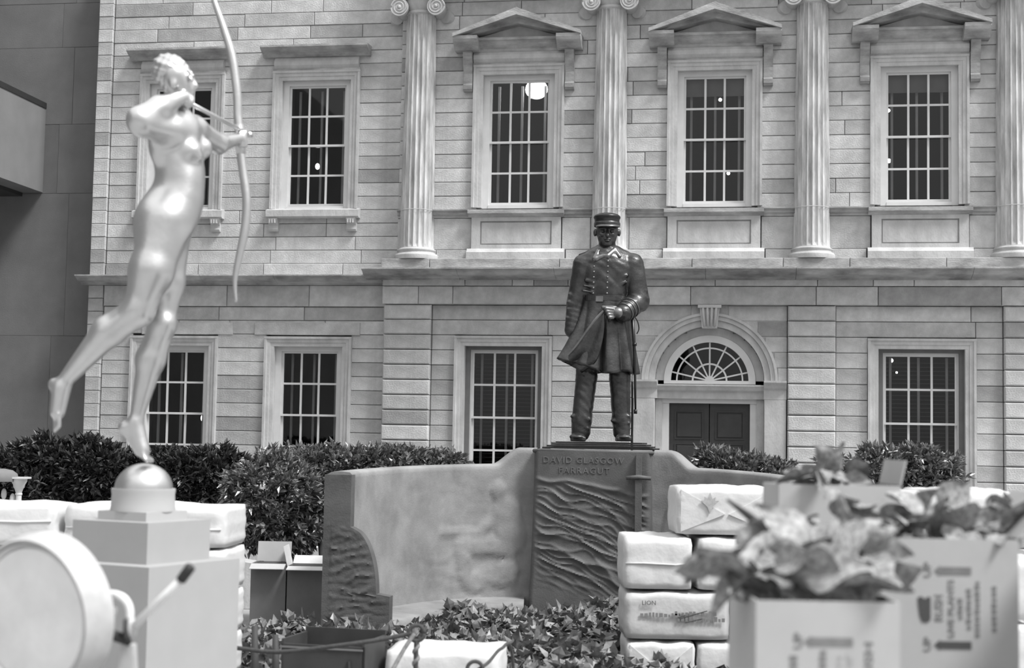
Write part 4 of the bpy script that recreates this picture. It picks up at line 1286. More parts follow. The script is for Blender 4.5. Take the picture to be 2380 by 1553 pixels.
# ------------------------------------------------------------------ monument
m0 = at(1374, 1250, 15.95); M0 = Vector((m0.x, m0.y, 0))
mon = empty('stone_monument', M0, -YAW, 'dark carved stone monument with curved bench wings carrying the bronze officer', 'monument')
MW = 0.625
ZPT = at(1374, 1050, 15.95).z
def nz(x, y, s=0):
    return (math.sin(x * 1.7 + y * 2.3 + s) + math.sin(x * 3.1 - y * 1.9 + 1.3 * s + 2) * 0.6 + math.sin(x * 5.3 + y * 4.1 + 0.7 * s) * 0.35) / 1.95
def ridge(t, p=2.0): return (1 - abs(math.sin(t))) ** p
def waves(x, z, s=0.0, slope=0.35):
    v_ = z + slope * x + 0.05 * nz(2.2 * x, 2 * z, s)
    a = ridge(22 * v_ + 1.4 * nz(3 * x, 5 * z, s + 1), 2.2) * (0.6 + 0.4 * nz(2 * x, 3 * z, s + 3))
    b = ridge(41 * v_ + 2.2 * nz(4 * x, 6 * z, s + 5), 2.0) * 0.45
    return a + b
# pedestal: displaced front, plain flanks, slight flare to the foot
NX, NZ = 110, 150
v = []; f = []
for j in range(NZ + 1):
    z = ZPT * j / NZ
    fl_ = 0.05 * (1 - j / NZ) ** 2
    for i in range(NX + 1):
        x = -MW - fl_ + (2 * MW + 2 * fl_) * i / NX
        top_edge = ZPT - 0.28 - 0.18 * (x + MW) / (2 * MW) + 0.03 * nz(4 * x, 0, 2)
        mask = max(0, min(1, (top_edge - z) * 14)) * max(0, min(1, (z - (0.45 - 0.25 * (x + MW)))*3))
        ed = min(1, (MW - abs(x)) * 12 + 0.05)
        d = 0.032 * waves(x, z, 0.0, 0.2 + 0.42 * (1 - z / ZPT)) * mask * ed
        rim = 0.02 * math.exp(-((z - top_edge) / 0.02) ** 2) * ed
        v.append((x, -d - rim - fl_ + 0.03 * (1 - min(1, (MW + fl_ - abs(x)) / 0.05)) ** 2, z))
for j in range(NZ):
    for i in range(NX): f.append((j * (NX + 1) + i, j * (NX + 1) + i + 1, (j + 1) * (NX + 1) + i + 1, (j + 1) * (NX + 1) + i))
n = len(v); T = 1.3
def V_(x, y, z): v.append((x, y, z)); return len(v) - 1
for s in (0, 1):
    col_ = [j * (NX + 1) + (NX if s else 0) for j in range(NZ + 1)]
    bk_ = [V_((MW + 0.03) * (1 if s else -1), T, v[k][2]) for k in col_]
    for j in range(NZ):
        q = (col_[j], bk_[j], bk_[j + 1], col_[j + 1]); f.append(q if s else q[::-1])
    if s == 0: bl = bk_
    else: br_ = bk_
f.append((bl[0], bl[-1], br_[-1], br_[0]))
f.append(tuple([NZ * (NX + 1) + i for i in range(NX + 1)] + [br_[-1], bl[-1]]))
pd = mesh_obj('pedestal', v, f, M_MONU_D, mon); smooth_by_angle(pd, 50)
# rounded capping edge
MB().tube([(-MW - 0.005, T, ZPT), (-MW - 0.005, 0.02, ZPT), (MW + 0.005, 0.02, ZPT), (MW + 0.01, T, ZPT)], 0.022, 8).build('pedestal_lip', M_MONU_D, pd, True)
# sword carved against the front
sxm = 0.50
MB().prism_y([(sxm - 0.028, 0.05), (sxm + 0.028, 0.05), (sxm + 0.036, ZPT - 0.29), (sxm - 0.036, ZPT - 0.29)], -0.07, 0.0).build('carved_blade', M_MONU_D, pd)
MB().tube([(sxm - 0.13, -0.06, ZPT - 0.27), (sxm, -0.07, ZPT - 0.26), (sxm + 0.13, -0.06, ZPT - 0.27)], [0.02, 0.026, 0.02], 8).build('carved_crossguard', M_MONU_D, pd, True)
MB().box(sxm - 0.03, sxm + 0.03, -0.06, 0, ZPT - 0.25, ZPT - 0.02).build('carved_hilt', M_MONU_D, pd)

def text_obj(s, size, m, parent, mtx, name='lettering', ext=0.003, align='LEFT', space=1.0, bold=0.0):
    cu = bpy.data.curves.new(name, 'FONT'); cu.body = s; cu.size = size; cu.extrude = ext; cu.align_x = align
    cu.space_character = space; cu.offset = bold; cu.resolution_u = 2
    to = bpy.data.objects.new('text_tmp', cu); COL.objects.link(to)
    dg = bpy.context.evaluated_depsgraph_get()
    me = bpy.data.meshes.new_from_object(to.evaluated_get(dg)); me.name = name
    bpy.data.objects.remove(to, do_unlink=True)
    me.materials.clear(); me.materials.append(m)
    o = bpy.data.objects.new(name, me); link(o, parent); o.matrix_local = mtx
    return o
def face_front(x, y, z): return Matrix(((1, 0, 0, x), (0, 0, -1, y), (0, 1, 0, z), (0, 0, 0, 1)))
def face_up_left(x, y, z):  # reads upward, letter tops to the left, facing -y
    return Matrix(((0, -1, 0, x), (0, 0, -1, y), (1, 0, 0, z), (0, 0, 0, 1)))
def face_left(x, y, z):
    return Matrix(((0, 0, -1, x), (-1, 0, 0, y), (0, 1, 0, z), (0, 0, 0, 1)))
M_INC = mat('incised_letter', 0.15, 0.8, var=0.3)
text_obj('DAVID GLASGOW', 0.095, M_INC, pd, face_front(-0.53, -0.004, ZPT - 0.125), space=1.15)
text_obj('FARRAGUT', 0.095, M_INC, pd, face_front(-0.36, -0.004, ZPT - 0.235), space=1.2)

# wings
ZS0, ZS1, ZS2 = ZPT - 0.0, at(1150, 1085, 16.05).z, at(800, 1104, 13.9).z
WA, WB = 1.38, 2.5
def wing_pt(t):        # inner face line, left wing, local plan; t 0..1
    a = t * math.pi / 2
    return Vector((-MW - WA * math.sin(a), 0.18 - WB * (1 - math.cos(a)), 0)), Vector((-WA * math.cos(a), -WB * math.sin(a), 0)).normalized()
NT = 120
arcs = [0.0]
for i in range(NT):
    arcs.append(arcs[-1] + (wing_pt((i + 1) / NT)[0] - wing_pt(i / NT)[0]).length)
def top_z(s):
    k = max(0, min(1, (s - 0.17) / 0.27)); k = k * k * (3 - 2 * k)
    return ZS0 * (1 - k) + ZS1 * k + (ZS2 - ZS1) * max(0, (s - 0.44) / (arcs[-1] - 0.44))
def seg_d(px, py, a, b):
    dx, dy = b[0] - a[0], b[1] - a[1]
    t = max(0, min(1, ((px - a[0]) * dx + (py - a[1]) * dy) / (dx * dx + dy * dy + 1e-9)))
    return math.hypot(px - a[0] - t * dx, py - a[1] - t * dy)
FIG = [((0.42, 1.47), (0.42, 1.46), 0.095), ((0.32, 1.25), (0.26, 0.95), 0.17), ((0.42, 1.2), (0.62, 1.02), 0.06), ((0.62, 1.02), (1.15, 1.03), 0.05),
       ((0.3, 0.85), (0.85, 0.88), 0.12), ((0.85, 0.88), (0.8, 0.55), 0.1), ((0.3, 0.6), (0.7, 0.5), 0.14)]
def relief(s, z):
    h = 0.0
    for a, b, r in FIG:
        d = seg_d(s, z, a, b)
        if d < r: h = max(h, 0.042 * math.sqrt(1 - (d / r) ** 2) * min(1, r / 0.09))
    fade = math.exp(-((s - 0.5) / 0.9) ** 2)
    w_ = 0.016 * waves(-s, z, 4.0, 0.18) * fade * (1.2 if z < 0.85 else 0.5)
    return h * 0.8 + w_
def wing(mirror, label):
    sg = -1 if mirror else 1
    NH = 46
    v = []; f = []
    for i in range(NT + 1):
        p, tg = wing_pt(i / NT); s = arcs[i]
        nrm = Vector((-tg.y, tg.x, 0))           # towards the concave side for the left wing
        if nrm.x < 0 and i > NT // 2: nrm = -nrm
        nrm = Vector((tg.y * -1, tg.x, 0))
        tz = top_z(s)
        for j in range(NH + 1):
            z = tz * j / NH
            d = relief(s, z) * min(1, (tz - z) * 12)
            q = p + nrm * d
            v.append((sg * q.x, q.y, z))
        for (o_, zz_) in ((-0.02, tz + 0.022), (-0.10, tz + 0.03), (-0.20, tz + 0.022), (-0.24, tz), (-0.24, 0)):
            q = p + nrm * o_
            v.append((sg * q.x, q.y, zz_))
    R_ = NH + 6
    for i in range(NT):
        for j in range(R_ - 1):
            q = (i * R_ + j, (i + 1) * R_ + j, (i + 1) * R_ + j + 1, i * R_ + j + 1)
            f.append(q if mirror else q[::-1])
    e = tuple(NT * R_ + j for j in range(R_)); f.append(e if not mirror else e[::-1])
    o = mesh_obj('wing_wall', v, f, M_MONU, mon); smooth_by_angle(o, 55)
    o['label'] = label
    # bench seat swept along the wing
    v = []; f = []
    prof = [(0.0, 0.0), (0.40, 0.0), (0.40, 0.16), (0.44, 0.2), (0.44, 0.27), (0.42, 0.30), (0.0, 0.33)]
    k0, k1 = 6, NT - 2
    for i in range(k0, k1 + 1):
        p, tg = wing_pt(i / NT); nrm = Vector((-tg.y, tg.x, 0))
        for (o_, zz_) in prof:
            q = p + nrm * o_; v.append((sg * q.x, q.y, zz_))
    m_ = len(prof)
    for i in range(k1 - k0):
        for j in range(m_ - 1):
            q = (i * m_ + j, i * m_ + j + 1, (i + 1) * m_ + j + 1, (i + 1) * m_ + j)
            f.append(q if mirror else q[::-1])
    f.append(tuple((k1 - k0) * m_ + j for j in range(m_)))
    bo = mesh_obj('bench_seat', v, f, M_MONU, mon); smooth_by_angle(bo, 40)
    # carved end of the bench
    p, tg = wing_pt(1.0)
    def smax(z):
        if z > 1.17: return 0.012
        if z > 0.56: return 0.012 + 0.26 * math.sqrt(max(0, 1 - ((z - 0.56) / 0.61) ** 2))
        return 0.40
    v = []; f = []; NU, NV = 40, 90
    for j in range(NV + 1):
        z = ZS2 * j / NV
        for i in range(NU + 1):
            u = i / NU; x = -0.245 + (smax(z) + 0.245) * u
            hgt = 0.02 * waves(x * 1.5, z * 1.4, 9.0, -0.12) * (1 if z < 1.2 else 0.1) * min(1, 8 * u * (1 - u) + 0.1) * (1 if x > -0.17 else 0.3)
            v.append((sg * (p.x + x), p.y - 0.06 - hgt, z))
    n0 = len(v)
    for j in range(NV):
        for i in range(NU):
            q = (j * (NU + 1) + i, j * (NU + 1) + i + 1, (j + 1) * (NU + 1) + i + 1, (j + 1) * (NU + 1) + i)
            f.append(q if not mirror else q[::-1])
    loop = [j * (NU + 1) + NU for j in range(NV + 1)] + [NV * (NU + 1) + i for i in range(NU - 1, -1, -1)] + [j * (NU + 1) for j in range(NV - 1, -1, -1)]
    bk_ = []
    for k in loop:
        v.append((v[k][0], p.y + 0.07, v[k][2])); bk_.append(len(v) - 1)
    for a in range(len(loop) - 1):
        q = (loop[a], bk_[a], bk_[a + 1], loop[a + 1]); f.append(q if not mirror else q[::-1])
    f.append(tuple(bk_) if not mirror else tuple(bk_[::-1]))
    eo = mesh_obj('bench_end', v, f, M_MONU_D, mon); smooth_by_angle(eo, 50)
wing(False, 'curved left wing with faint carved seated figure')
wing(True, 'curved right wing mostly behind white packages')
# stepped bronze plate under the statue
sc = obase - M0
lx = sc.x * CY - sc.y * SY; ly = sc.x * SY + sc.y * CY
ztop = obase.z - 0.006
hs = [ZPT + 0.026 + (ztop - ZPT - 0.026) * k / 4 for k in range(5)]
bpl = empty('bronze_base_plate', M0 + Vector((0, 0, ZPT + 0.026)), -YAW, 'stepped dark bronze plate between the statue\'s boots and the stone pedestal', 'base')
for k in range(4):
    e = 0.60 - 0.045 * k; e2 = 0.5 - 0.03 * k
    MB().box(lx - e, lx + e, ly - e2, ly + e2, hs[k] - ZPT - 0.026, hs[k + 1] - ZPT - 0.026 - 0.003).build('step', M_BRONZE_D, bpl)

# ------------------------------------------------------------------ planting bed, kerb
bed = MB().box(-2.6, 3.2, 9.6, 16.6, 0.0, 0.012).build('planting_bed', M_SOIL)
tag(bed, 'dark soil bed beneath the ivy in front of the monument', 'soil', kind='structure')
kz = at(640, 1272, 17.4).z
kb = MB()
kerb = empty('trim_5', (0, 17.5, 0), 0, 'low pale planter wall behind the shrubs', 'planter wall', kind='structure')
for i in range(12):
    MB().cbox(-6.5 + i * 1.0 + 0.004, -5.5 + i * 1.0 - 0.004, 0, 0.2, 0, kz, 0.006).build('kerb_stone', M_TRIM, kerb)
MB().box(-6.5, 5.5, 0.2, 2.0, 0, kz - 0.06).build('planter_soil', M_SOIL, kerb)

# ------------------------------------------------------------------ shrubs
def leaves(centers, dirs, L, W, rs, per=8, spread=1.0, fold=0.25):
    n = len(centers) * per
    C_ = np.repeat(centers, per, 0); Dn = np.repeat(dirs, per, 0)
    rnd = rs.normal(size=(n, 3)) * spread
    ax = Dn + rnd * 0.75; ax /= np.linalg.norm(ax, axis=1)[:, None]
    up = rs.normal(size=(n, 3)) * 0.5 + np.array([0, 0, 1.0]); 
    sd = np.cross(ax, up); sd /= np.linalg.norm(sd, axis=1)[:, None] + 1e-9
    nm = np.cross(sd, ax)
    l = L * rs.uniform(0.65, 1.2, n)[:, None]; w = W * rs.uniform(0.7, 1.2, n)[:, None]
    b = C_ + rs.normal(size=(n, 3)) * L * 0.12
    P0 = b; P1 = b + ax * l * 0.45 + sd * w * 0.5 + nm * l * 0.05; P2 = b + ax * l * 0.5 - nm * w * fold
    P3 = b + ax * l * 0.45 - sd * w * 0.5 + nm * l * 0.05; P4 = b + ax * l - nm * l * 0.12
    V = np.stack([P0, P1, P2, P3, P4], 1).reshape(-1, 3)
    i = np.arange(n)[:, None] * 5
    F = np.concatenate([i + [0, 2, 1], i + [1, 2, 4], i + [0, 3, 2], i + [2, 3, 4]])
    return V, F
def shrub(name, label, blobs, nclus, L, m, seed, base, trunks, group, per=8):
    rs = np.random.RandomState(seed)
    t = empty(name, base, 0, label, 'shrub', group)
    vol = np.array([r[0] * r[1] + r[0] * r[2] + r[1] * r[2] for c, r in blobs]); vol = vol / vol.sum()
    cs, ds = [], []
    for (c, r), p in zip(blobs, vol):
        k = int(nclus * p)
        d = rs.normal(size=(k, 3)); d /= np.linalg.norm(d, axis=1)[:, None]
        rad = (rs.uniform(0.35, 1.0, k) ** 0.45) * (1 + 0.2 * np.sin(5 * d[:, 0] + seed) * np.sin(4 * d[:, 2] + 2 * seed))
        cs.append(np.array(c) + d * rad[:, None] * np.array(r)); ds.append(d + np.array([0, 0, 0.25]))
    V, F = leaves(np.concatenate(cs), np.concatenate(ds), L, L * 0.48, rs, per)
    o = mesh_obj('foliage', (V - np.array(base)).tolist(), F.tolist(), m, t); o['kind'] = 'stuff'
    for pts, r in trunks:
        MB().tube([Vector(p) - Vector(base) for p in pts], r, 8).build('stem', M_BARK, t, True)
    return t
def blob(px, py, Y, rx, ry, rd): 
    p = at(px, py, Y); k = Y / FPX
    return ((p.x, p.y, p.z), (rx * k, rd * k, ry * k))
def ground(px, Y, z=0.0):
    p = at(px, 1300, Y); return Vector((p.x, p.y, z))
zs = kz - 0.06
def stemset(px, py, Y, z, r=0.03):
    b = ground(px, Y, z); top = at(px, py, Y)
    return [([b, b.lerp(top, 0.5) + Vector((0.03, 0, 0)), top], [r, r * 0.8, r * 0.4])]
G = 'shrubs in front of the facade'
shrub('evergreen_shrub', 'tall shaded shrub at the far left below the balcony', [blob(100, 1120, 18.2, 125, 90, 100), blob(130, 1075, 18.2, 80, 62, 80), blob(30, 1140, 18.2, 90, 80, 90)], 1100, 0.115, M_LEAF_SHADE, 1, ground(100, 18.2, zs), stemset(110, 1120, 18.2, zs), G)
shrub('evergreen_shrub', 'dark shrub between the far left shrub and the archer\'s pedestal', [blob(235, 1110, 18.1, 95, 75, 90), blob(205, 1075, 18.1, 50, 50, 60), blob(310, 1130, 18.1, 80, 70, 80)], 800, 0.115, M_LEAF_SHADE, 2, ground(250, 18.1, zs), stemset(245, 1120, 18.1, zs), G)
shrub('evergreen_shrub', 'dark shrub just right of the archer\'s standing foot', [blob(430, 1125, 18.1, 110, 75, 90), blob(380, 1090, 18.1, 55, 45, 60), blob(500, 1110, 18.1, 80, 70, 80)], 900, 0.11, M_LEAF_SHADE, 3, ground(430, 18.1, zs), stemset(440, 1130, 18.1, zs), G)
b1, b2 = ground(608, 16.0), ground(735, 16.2)
shrub('evergreen_shrub', 'sunlit glossy shrub on thin stems beside the monument\'s left end', [blob(620, 1150, 16.0, 108, 95, 90), blob(690, 1190, 16.2, 75, 95, 80), blob(575, 1215, 16.0, 75, 62, 70), blob(650, 1230, 16.0, 90, 50, 70)], 1250, 0.10, M_LEAF, 4, b1,
      [([b1, at(606, 1330, 16.0), at(612, 1240, 16.0)], [0.03, 0.026, 0.02]), ([b2, at(748, 1300, 16.2), at(740, 1220, 16.2)], [0.035, 0.03, 0.02])], G)
shrub('evergreen_shrub', 'shrub showing above the left slope of the monument wing', [blob(730, 1090, 18.3, 100, 52, 80), blob(810, 1085, 18.3, 85, 44, 70), blob(760, 1130, 18.3, 90, 60, 80)], 800, 0.11, M_LEAF, 5, ground(760, 18.3, zs), stemset(760, 1110, 18.3, zs), G)
shrub('evergreen_shrub', 'low shrub peeping over the monument wing below the tall window', [blob(930, 1090, 18.3, 95, 46, 75), blob(1030, 1085, 18.3, 60, 32, 60), blob(870, 1080, 18.3, 60, 36, 60)], 700, 0.11, M_LEAF, 6, ground(950, 18.3, zs), stemset(950, 1110, 18.3, zs), G)
shrub('evergreen_shrub', 'shrub in front of the dark door, over the right wing', [blob(1700, 1098, 18.2, 82, 46, 70), blob(1660, 1075, 18.2, 42, 28, 50), blob(1780, 1105, 18.2, 65, 34, 60)], 650, 0.11, M_LEAF, 7, ground(1720, 18.2, zs), stemset(1720, 1110, 18.2, zs), G)
shrub('evergreen_shrub', 'tiny sprig of shrub above the open carton', [blob(1940, 1080, 18.2, 36, 15, 30)], 40, 0.11, M_LEAF, 8, ground(1940, 18.2, zs), stemset(1940, 1085, 18.2, zs, 0.015), G)
shrub('evergreen_shrub', 'full shrub under the right-hand ground floor window', [blob(2050, 1085, 18.0, 90, 44, 70), blob(2140, 1095, 18.0, 90, 55, 80), blob(2190, 1125, 18.0, 55, 50, 60), blob(2090, 1130, 18.0, 90, 50, 70)], 900, 0.11, M_LEAF, 9, ground(2110, 18.0, zs), stemset(2110, 1120, 18.0, zs), G)

# ivy
rs = np.random.RandomState(21)
N = 2600
xs = rs.uniform(-2.5, 2.2, N); ys = 10.8 + 4.9 * rs.uniform(0, 1, N) ** 0.8
hh = 0.22 + 0.10 * np.sin(2.3 * xs + 1.1 * ys) * np.sin(1.7 * ys) + rs.uniform(-0.10, 0.08, N)
keep = ~((ys > 13.2) & (np.abs(xs - M0.x) > 1.5 - 0.0)) | (ys < 13.2)
# keep clear of the monument itself
lxm = (xs - M0.x) * CY - (ys - M0.y) * SY; lym = (xs - M0.x) * SY + (ys - M0.y) * CY
inside = (np.abs(lxm) < MW + 0.03) & (lym > -0.12)
el = ((np.abs(lxm) - MW) / (WA - 0.42)) ** 2 + ((lym - 0.18 + WB) / (WB - 0.42)) ** 2
outw = (np.abs(lxm) > MW) & (lym > -WB + 0.1) & (el > 1) 
outw |= (np.abs(lxm) > 1.55) & (lym > -2.72)
keep = ~(inside | outw) & ~((xs > 0.85) & (ys > 11.9) & (ys < 13.3)) & ~((xs < -1.85) & (ys < 11.5))
cs = np.stack([xs, ys, hh], 1)[keep]; ds = np.stack([rs.normal(size=len(cs)) * 0.5, rs.normal(size=len(cs)) * 0.5 - 0.3, np.full(len(cs), 0.45)], 1)
V, F = leaves(cs, ds, 0.125, 0.095, rs, 5, 1.1, 0.15)
V[:, 2] = np.maximum(V[:, 2], 0.014)
iv = mesh_obj('ivy', V.tolist(), F.tolist(), M_IVY); tag(iv, 'low ivy with broad crumpled leaves carpeting the bed before the monument', 'ivy', kind='stuff')

# ------------------------------------------------------------------ wrapped bales
def bale_mesh(L, Dp, H, seed, pinch=0.10):
    rs = np.random.RandomState(seed)
    nx, ny, nzz = 18, 10, 8
    v = []; idx = {}; f = []
    def key(i, j, k):
        q = (i, j, k)
        if q not in idx:
            a, b, c = 2 * i / nx - 1, 2 * j / ny - 1, 2 * k / nzz - 1
            def rnd(t, o1, o2):
                e = max(abs(o1), abs(o2))
                return t * (1 - 0.055 * max(0, e - 0.55) / 0.45 * (abs(t) > 0.5))
            x, y, z = a, b, c
            ea, eb, ec = abs(a) ** 12, abs(b) ** 12, abs(c) ** 10
            x = a * (1 - 0.022 * (eb + ec)); y = b * (1 - 0.025 * (ea + ec)); z = c * (1 - 0.03 * (ea + eb)) 
            z += (0.06 * (1 - a * a) * (1 - b * b)) * (1 if c > 0 else 0) * max(0, c)
            w_ = 0.006 * math.sin(5 * a + seed) * math.sin(4 * b + 2 * seed) + 0.005 * math.sin(7 * a * c + seed * 3) + 0.002 * math.sin(14 * (a + b) + seed)
            zz_ = z * H / 2 + (w_ if c > -0.99 else 0) 
            v.append((x * L / 2 + w_ * 0.7, y * Dp / 2 + w_ * 0.7, max(zz_, -H / 2) + H / 2)); idx[q] = len(v) - 1
        return idx[q]
    for i in range(nx):
        for j in range(ny):
            f.append((key(i, j, 0), key(i, j + 1, 0), key(i + 1, j + 1, 0), key(i + 1, j, 0)))
            f.append((key(i, j, nzz), key(i + 1, j, nzz), key(i + 1, j + 1, nzz), key(i, j + 1, nzz)))
    for i in range(nx):
        for k in range(nzz):
            f.append((key(i, 0, k), key(i + 1, 0, k), key(i + 1, 0, k + 1), key(i, 0, k + 1)))
            f.append((key(i, ny, k), key(i, ny, k + 1), key(i + 1, ny, k + 1), key(i + 1, ny, k)))
    for j in range(ny):
        for k in range(nzz):
            f.append((key(0, j, k), key(0, j, k + 1), key(0, j + 1, k + 1), key(0, j + 1, k)))
            f.append((key(nx, j, k), key(nx, j + 1, k), key(nx, j + 1, k + 1), key(nx, j, k + 1)))
    mz = max(p[2] for p in v)
    return [(p[0], p[1], p[2] * H / mz) for p in v], f
BS = [0]
def bale(label, loc, L, Dp, H, rz=0.0, m=None, seam=None, flap=True, emblem=False, ex=0.0, group='white wrapped bales'):
    BS[0] += 1
    t = empty('wrapped_bale', loc, rz, label, 'bale', group)
    v, f = bale_mesh(L, Dp, H, BS[0])
    w_ = mesh_obj('wrapping', v, f, m or M_BALE, t, True)
    yf = -Dp / 2 * 0.985
    if seam is not None:       # folded strip along the front
        MB().tube([(-L / 2 * 0.95, yf - 0.004, H * seam), (-L * 0.2, yf - 0.012, H * (seam + 0.01)), (L * 0.25, yf - 0.012, H * (seam - 0.01)), (L / 2 * 0.95, yf - 0.004, H * (seam + 0.02))], 0.008, 6).build('wrapping_seam', m or M_BALE, t, True)
    if flap:                   # triangular end folds meeting at the middle of the front
        for s in (-1, 1):
            MB().add([(s * L * 0.46, yf - 0.006, H * 0.06), (s * L * 0.02, yf - 0.022, H * 0.42), (s * L * 0.46, yf - 0.006, H * 0.9), (s * L * 0.46, yf + 0.02, H * 0.06), (s * L * 0.02, yf + 0.004, H * 0.42), (s * L * 0.46, yf + 0.02, H * 0.9)],
                     [(0, 1, 2), (5, 4, 3), (0, 3, 4, 1), (1, 4, 5, 2), (2, 5, 3, 0)]).build('wrapping_fold', m or M_BALE, t)
    if emblem:
        pts = []
        for (x_, z_) in ((0, -0.085), (0.022, -0.03), (0.075, 0.02), (0.042, 0.02), (0.046, 0.052), (0.02, 0.034), (0, 0.085), (-0.02, 0.034), (-0.046, 0.052), (-0.042, 0.02), (-0.075, 0.02), (-0.022, -0.03)):
            pts.append((ex + x_, H * 0.64 + z_))
        MB().prism_y(pts, yf - 0.032, yf - 0.024).build('printed_emblem', M_INKL, t)
    return t
# right-hand stack
RY = 12.2
def face(px0, px1, py0, py1, Y):
    a, b = at(px0, (py0 + py1) / 2, Y), at(px1, (py0 + py1) / 2, Y)
    return (a.x + b.x) / 2, abs(b.x - a.x), at((px0 + px1) / 2, py1, Y).z, at((px0 + px1) / 2, py0, Y).z
rows = [1604, 1488, 1372, 1243, 1125]
rz_ = [0.014] + [at(1560, p, RY).z for p in rows[1:]]
def rb(label, px0, px1, row, m=None, dep=0.8, dy=0.0, rz=0.0, **kw):
    x, w_, _, _ = face(px0, px1, rows[row + 1], rows[row], RY)
    return bale(label, (x, RY + dep / 2 + dy, rz_[row]), w_, dep, rz_[row + 1] - rz_[row] - 0.004, rz, m, **kw)
rb('white bale at the bottom left of the right stack, printed emblem facing out', 1457, 1616, 0, emblem=True)
rb('white bale at the bottom of the right stack behind the carton', 1621, 1790, 0, flap=False)
bg_ = rb('greyer lettered bale in the second layer of the right stack', 1452, 1696, 1, m=M_BALE_G, flap=False)
rb('white bale in the second layer hidden behind the near carton', 1706, 1900, 1, flap=False)
rb('white bale third layer up, outermost left of the right stack', 1450, 1610, 2, seam=0.47, flap=False)
rb('white bale third layer up, behind the limp plant', 1623, 1810, 2, seam=0.5, flap=False)
rb('topmost white bale of the right stack, printed emblem on its end', 1574, 1806, 3, dep=0.75, dy=0.02, emblem=True, ex=-0.14)
bh = rz_[2] - rz_[1]
text_obj('LION', 0.05, M_INK, bg_, face_front(-0.29, -0.418, bh * 0.7))
for (x0, x1, zc_) in ((-0.30, 0.02, 0.46), (-0.02, 0.30, 0.5), (0.0, 0.36, 0.38)):
    k = 0; x = x0
    while x < x1:
        w_ = R.uniform(0.015, 0.03); MB().box(x, x + w_, -0.418, -0.41, bh * zc_, bh * zc_ + R.uniform(0.02, 0.04)).build('smudged_print', M_INKG, bg_); x += w_ + 0.01
for (x0, z0, x1, z1) in ((0.02, 0.44, 0.24, 0.6), (0.06, 0.36, 0.20, 0.44), (0.0, 0.46, 0.06, 0.5)):
    MB().tube([(x0, -0.417, bh * z0), (x1, -0.417, bh * z1)], 0.004, 5).build('pen_stroke', M_INK, bg_)
# left stack behind the archer's pedestal
LY = 10.4
lz = [0.0] + [at(300, p, LY).z for p in (1562, 1464, 1366, 1266, 1170)]
lz = [0.0] + [lz[-1] * (k + 1) / 5 for k in range(5)]
def lb(label, px0, px1, k, dep=0.7, rz=0.0, dy=0.0, **kw):
    a, b = at(px0, 1215, LY), at(px1, 1215, LY)
    return bale(label, ((a.x + b.x) / 2, LY + dep / 2 + dy, lz[k]), b.x - a.x, dep, lz[k + 1] - lz[k] - 0.003, rz, flap=False, **kw)
for k in range(5):
    nm = ['lowest', 'second lowest', 'middle', 'second highest', 'top'][k]
    lb('%s white bale of the far left stack beside the archer\'s pedestal' % nm, -190, 126, k, seam=0.55)
    lb('%s white bale of the stack right behind the archer\'s pedestal' % nm, 142, 528, k, seam=0.42, rz=-0.05, dy=0.05)
# white packages in the middle foreground
for k, nm in ((0, 'lower'), (1, 'upper')):
    hb = at(1020, 1508, 9.7).z / 2
    a, b = at(902, 1530, 9.7), at(1170, 1530, 9.7)
    bale('%s white bale lying in front of the ivy behind the rope' % nm, ((a.x + b.x) / 2, 10.0, hb * k + (0.014 if k == 0 else 0)), b.x - a.x, 0.6, hb - (0.018 if k == 0 else 0.004), -0.1, flap=False)
# stack at the right rear
BY = 8.2
hb = at(2260, 1133, BY).z / 5
for k in range(5):
    nm = ['lowest', 'second', 'third', 'fourth', 'topmost'][k]
    a, b = at(2165, 1200, BY), at(2372, 1200, BY)
    if k == 4:
        bale('rounded topmost white bale seen past the right-hand shrub', ((a.x + b.x) / 2, BY + 0.35, hb * k), b.x - a.x, 0.6, hb - 0.003, 0.0, flap=False)
        a, b = at(2040, 1200, BY), at(2164, 1200, BY)
        bale('topmost white bale beside the rounded one, behind the carton flap', ((a.x + b.x) / 2 - 0.01, BY + 0.3, hb * k), b.x - a.x - 0.02, 0.6, hb - 0.012, 0.0, flap=False)
    else:
        a, b = at(2000, 1200, BY), at(2420, 1200, BY)
        bale('%s long white bale up from the floor behind the cartons' % nm, ((a.x + b.x) / 2, BY + 0.35, hb * k), b.x - a.x, 0.75, hb - 0.003, 0.0, flap=False)
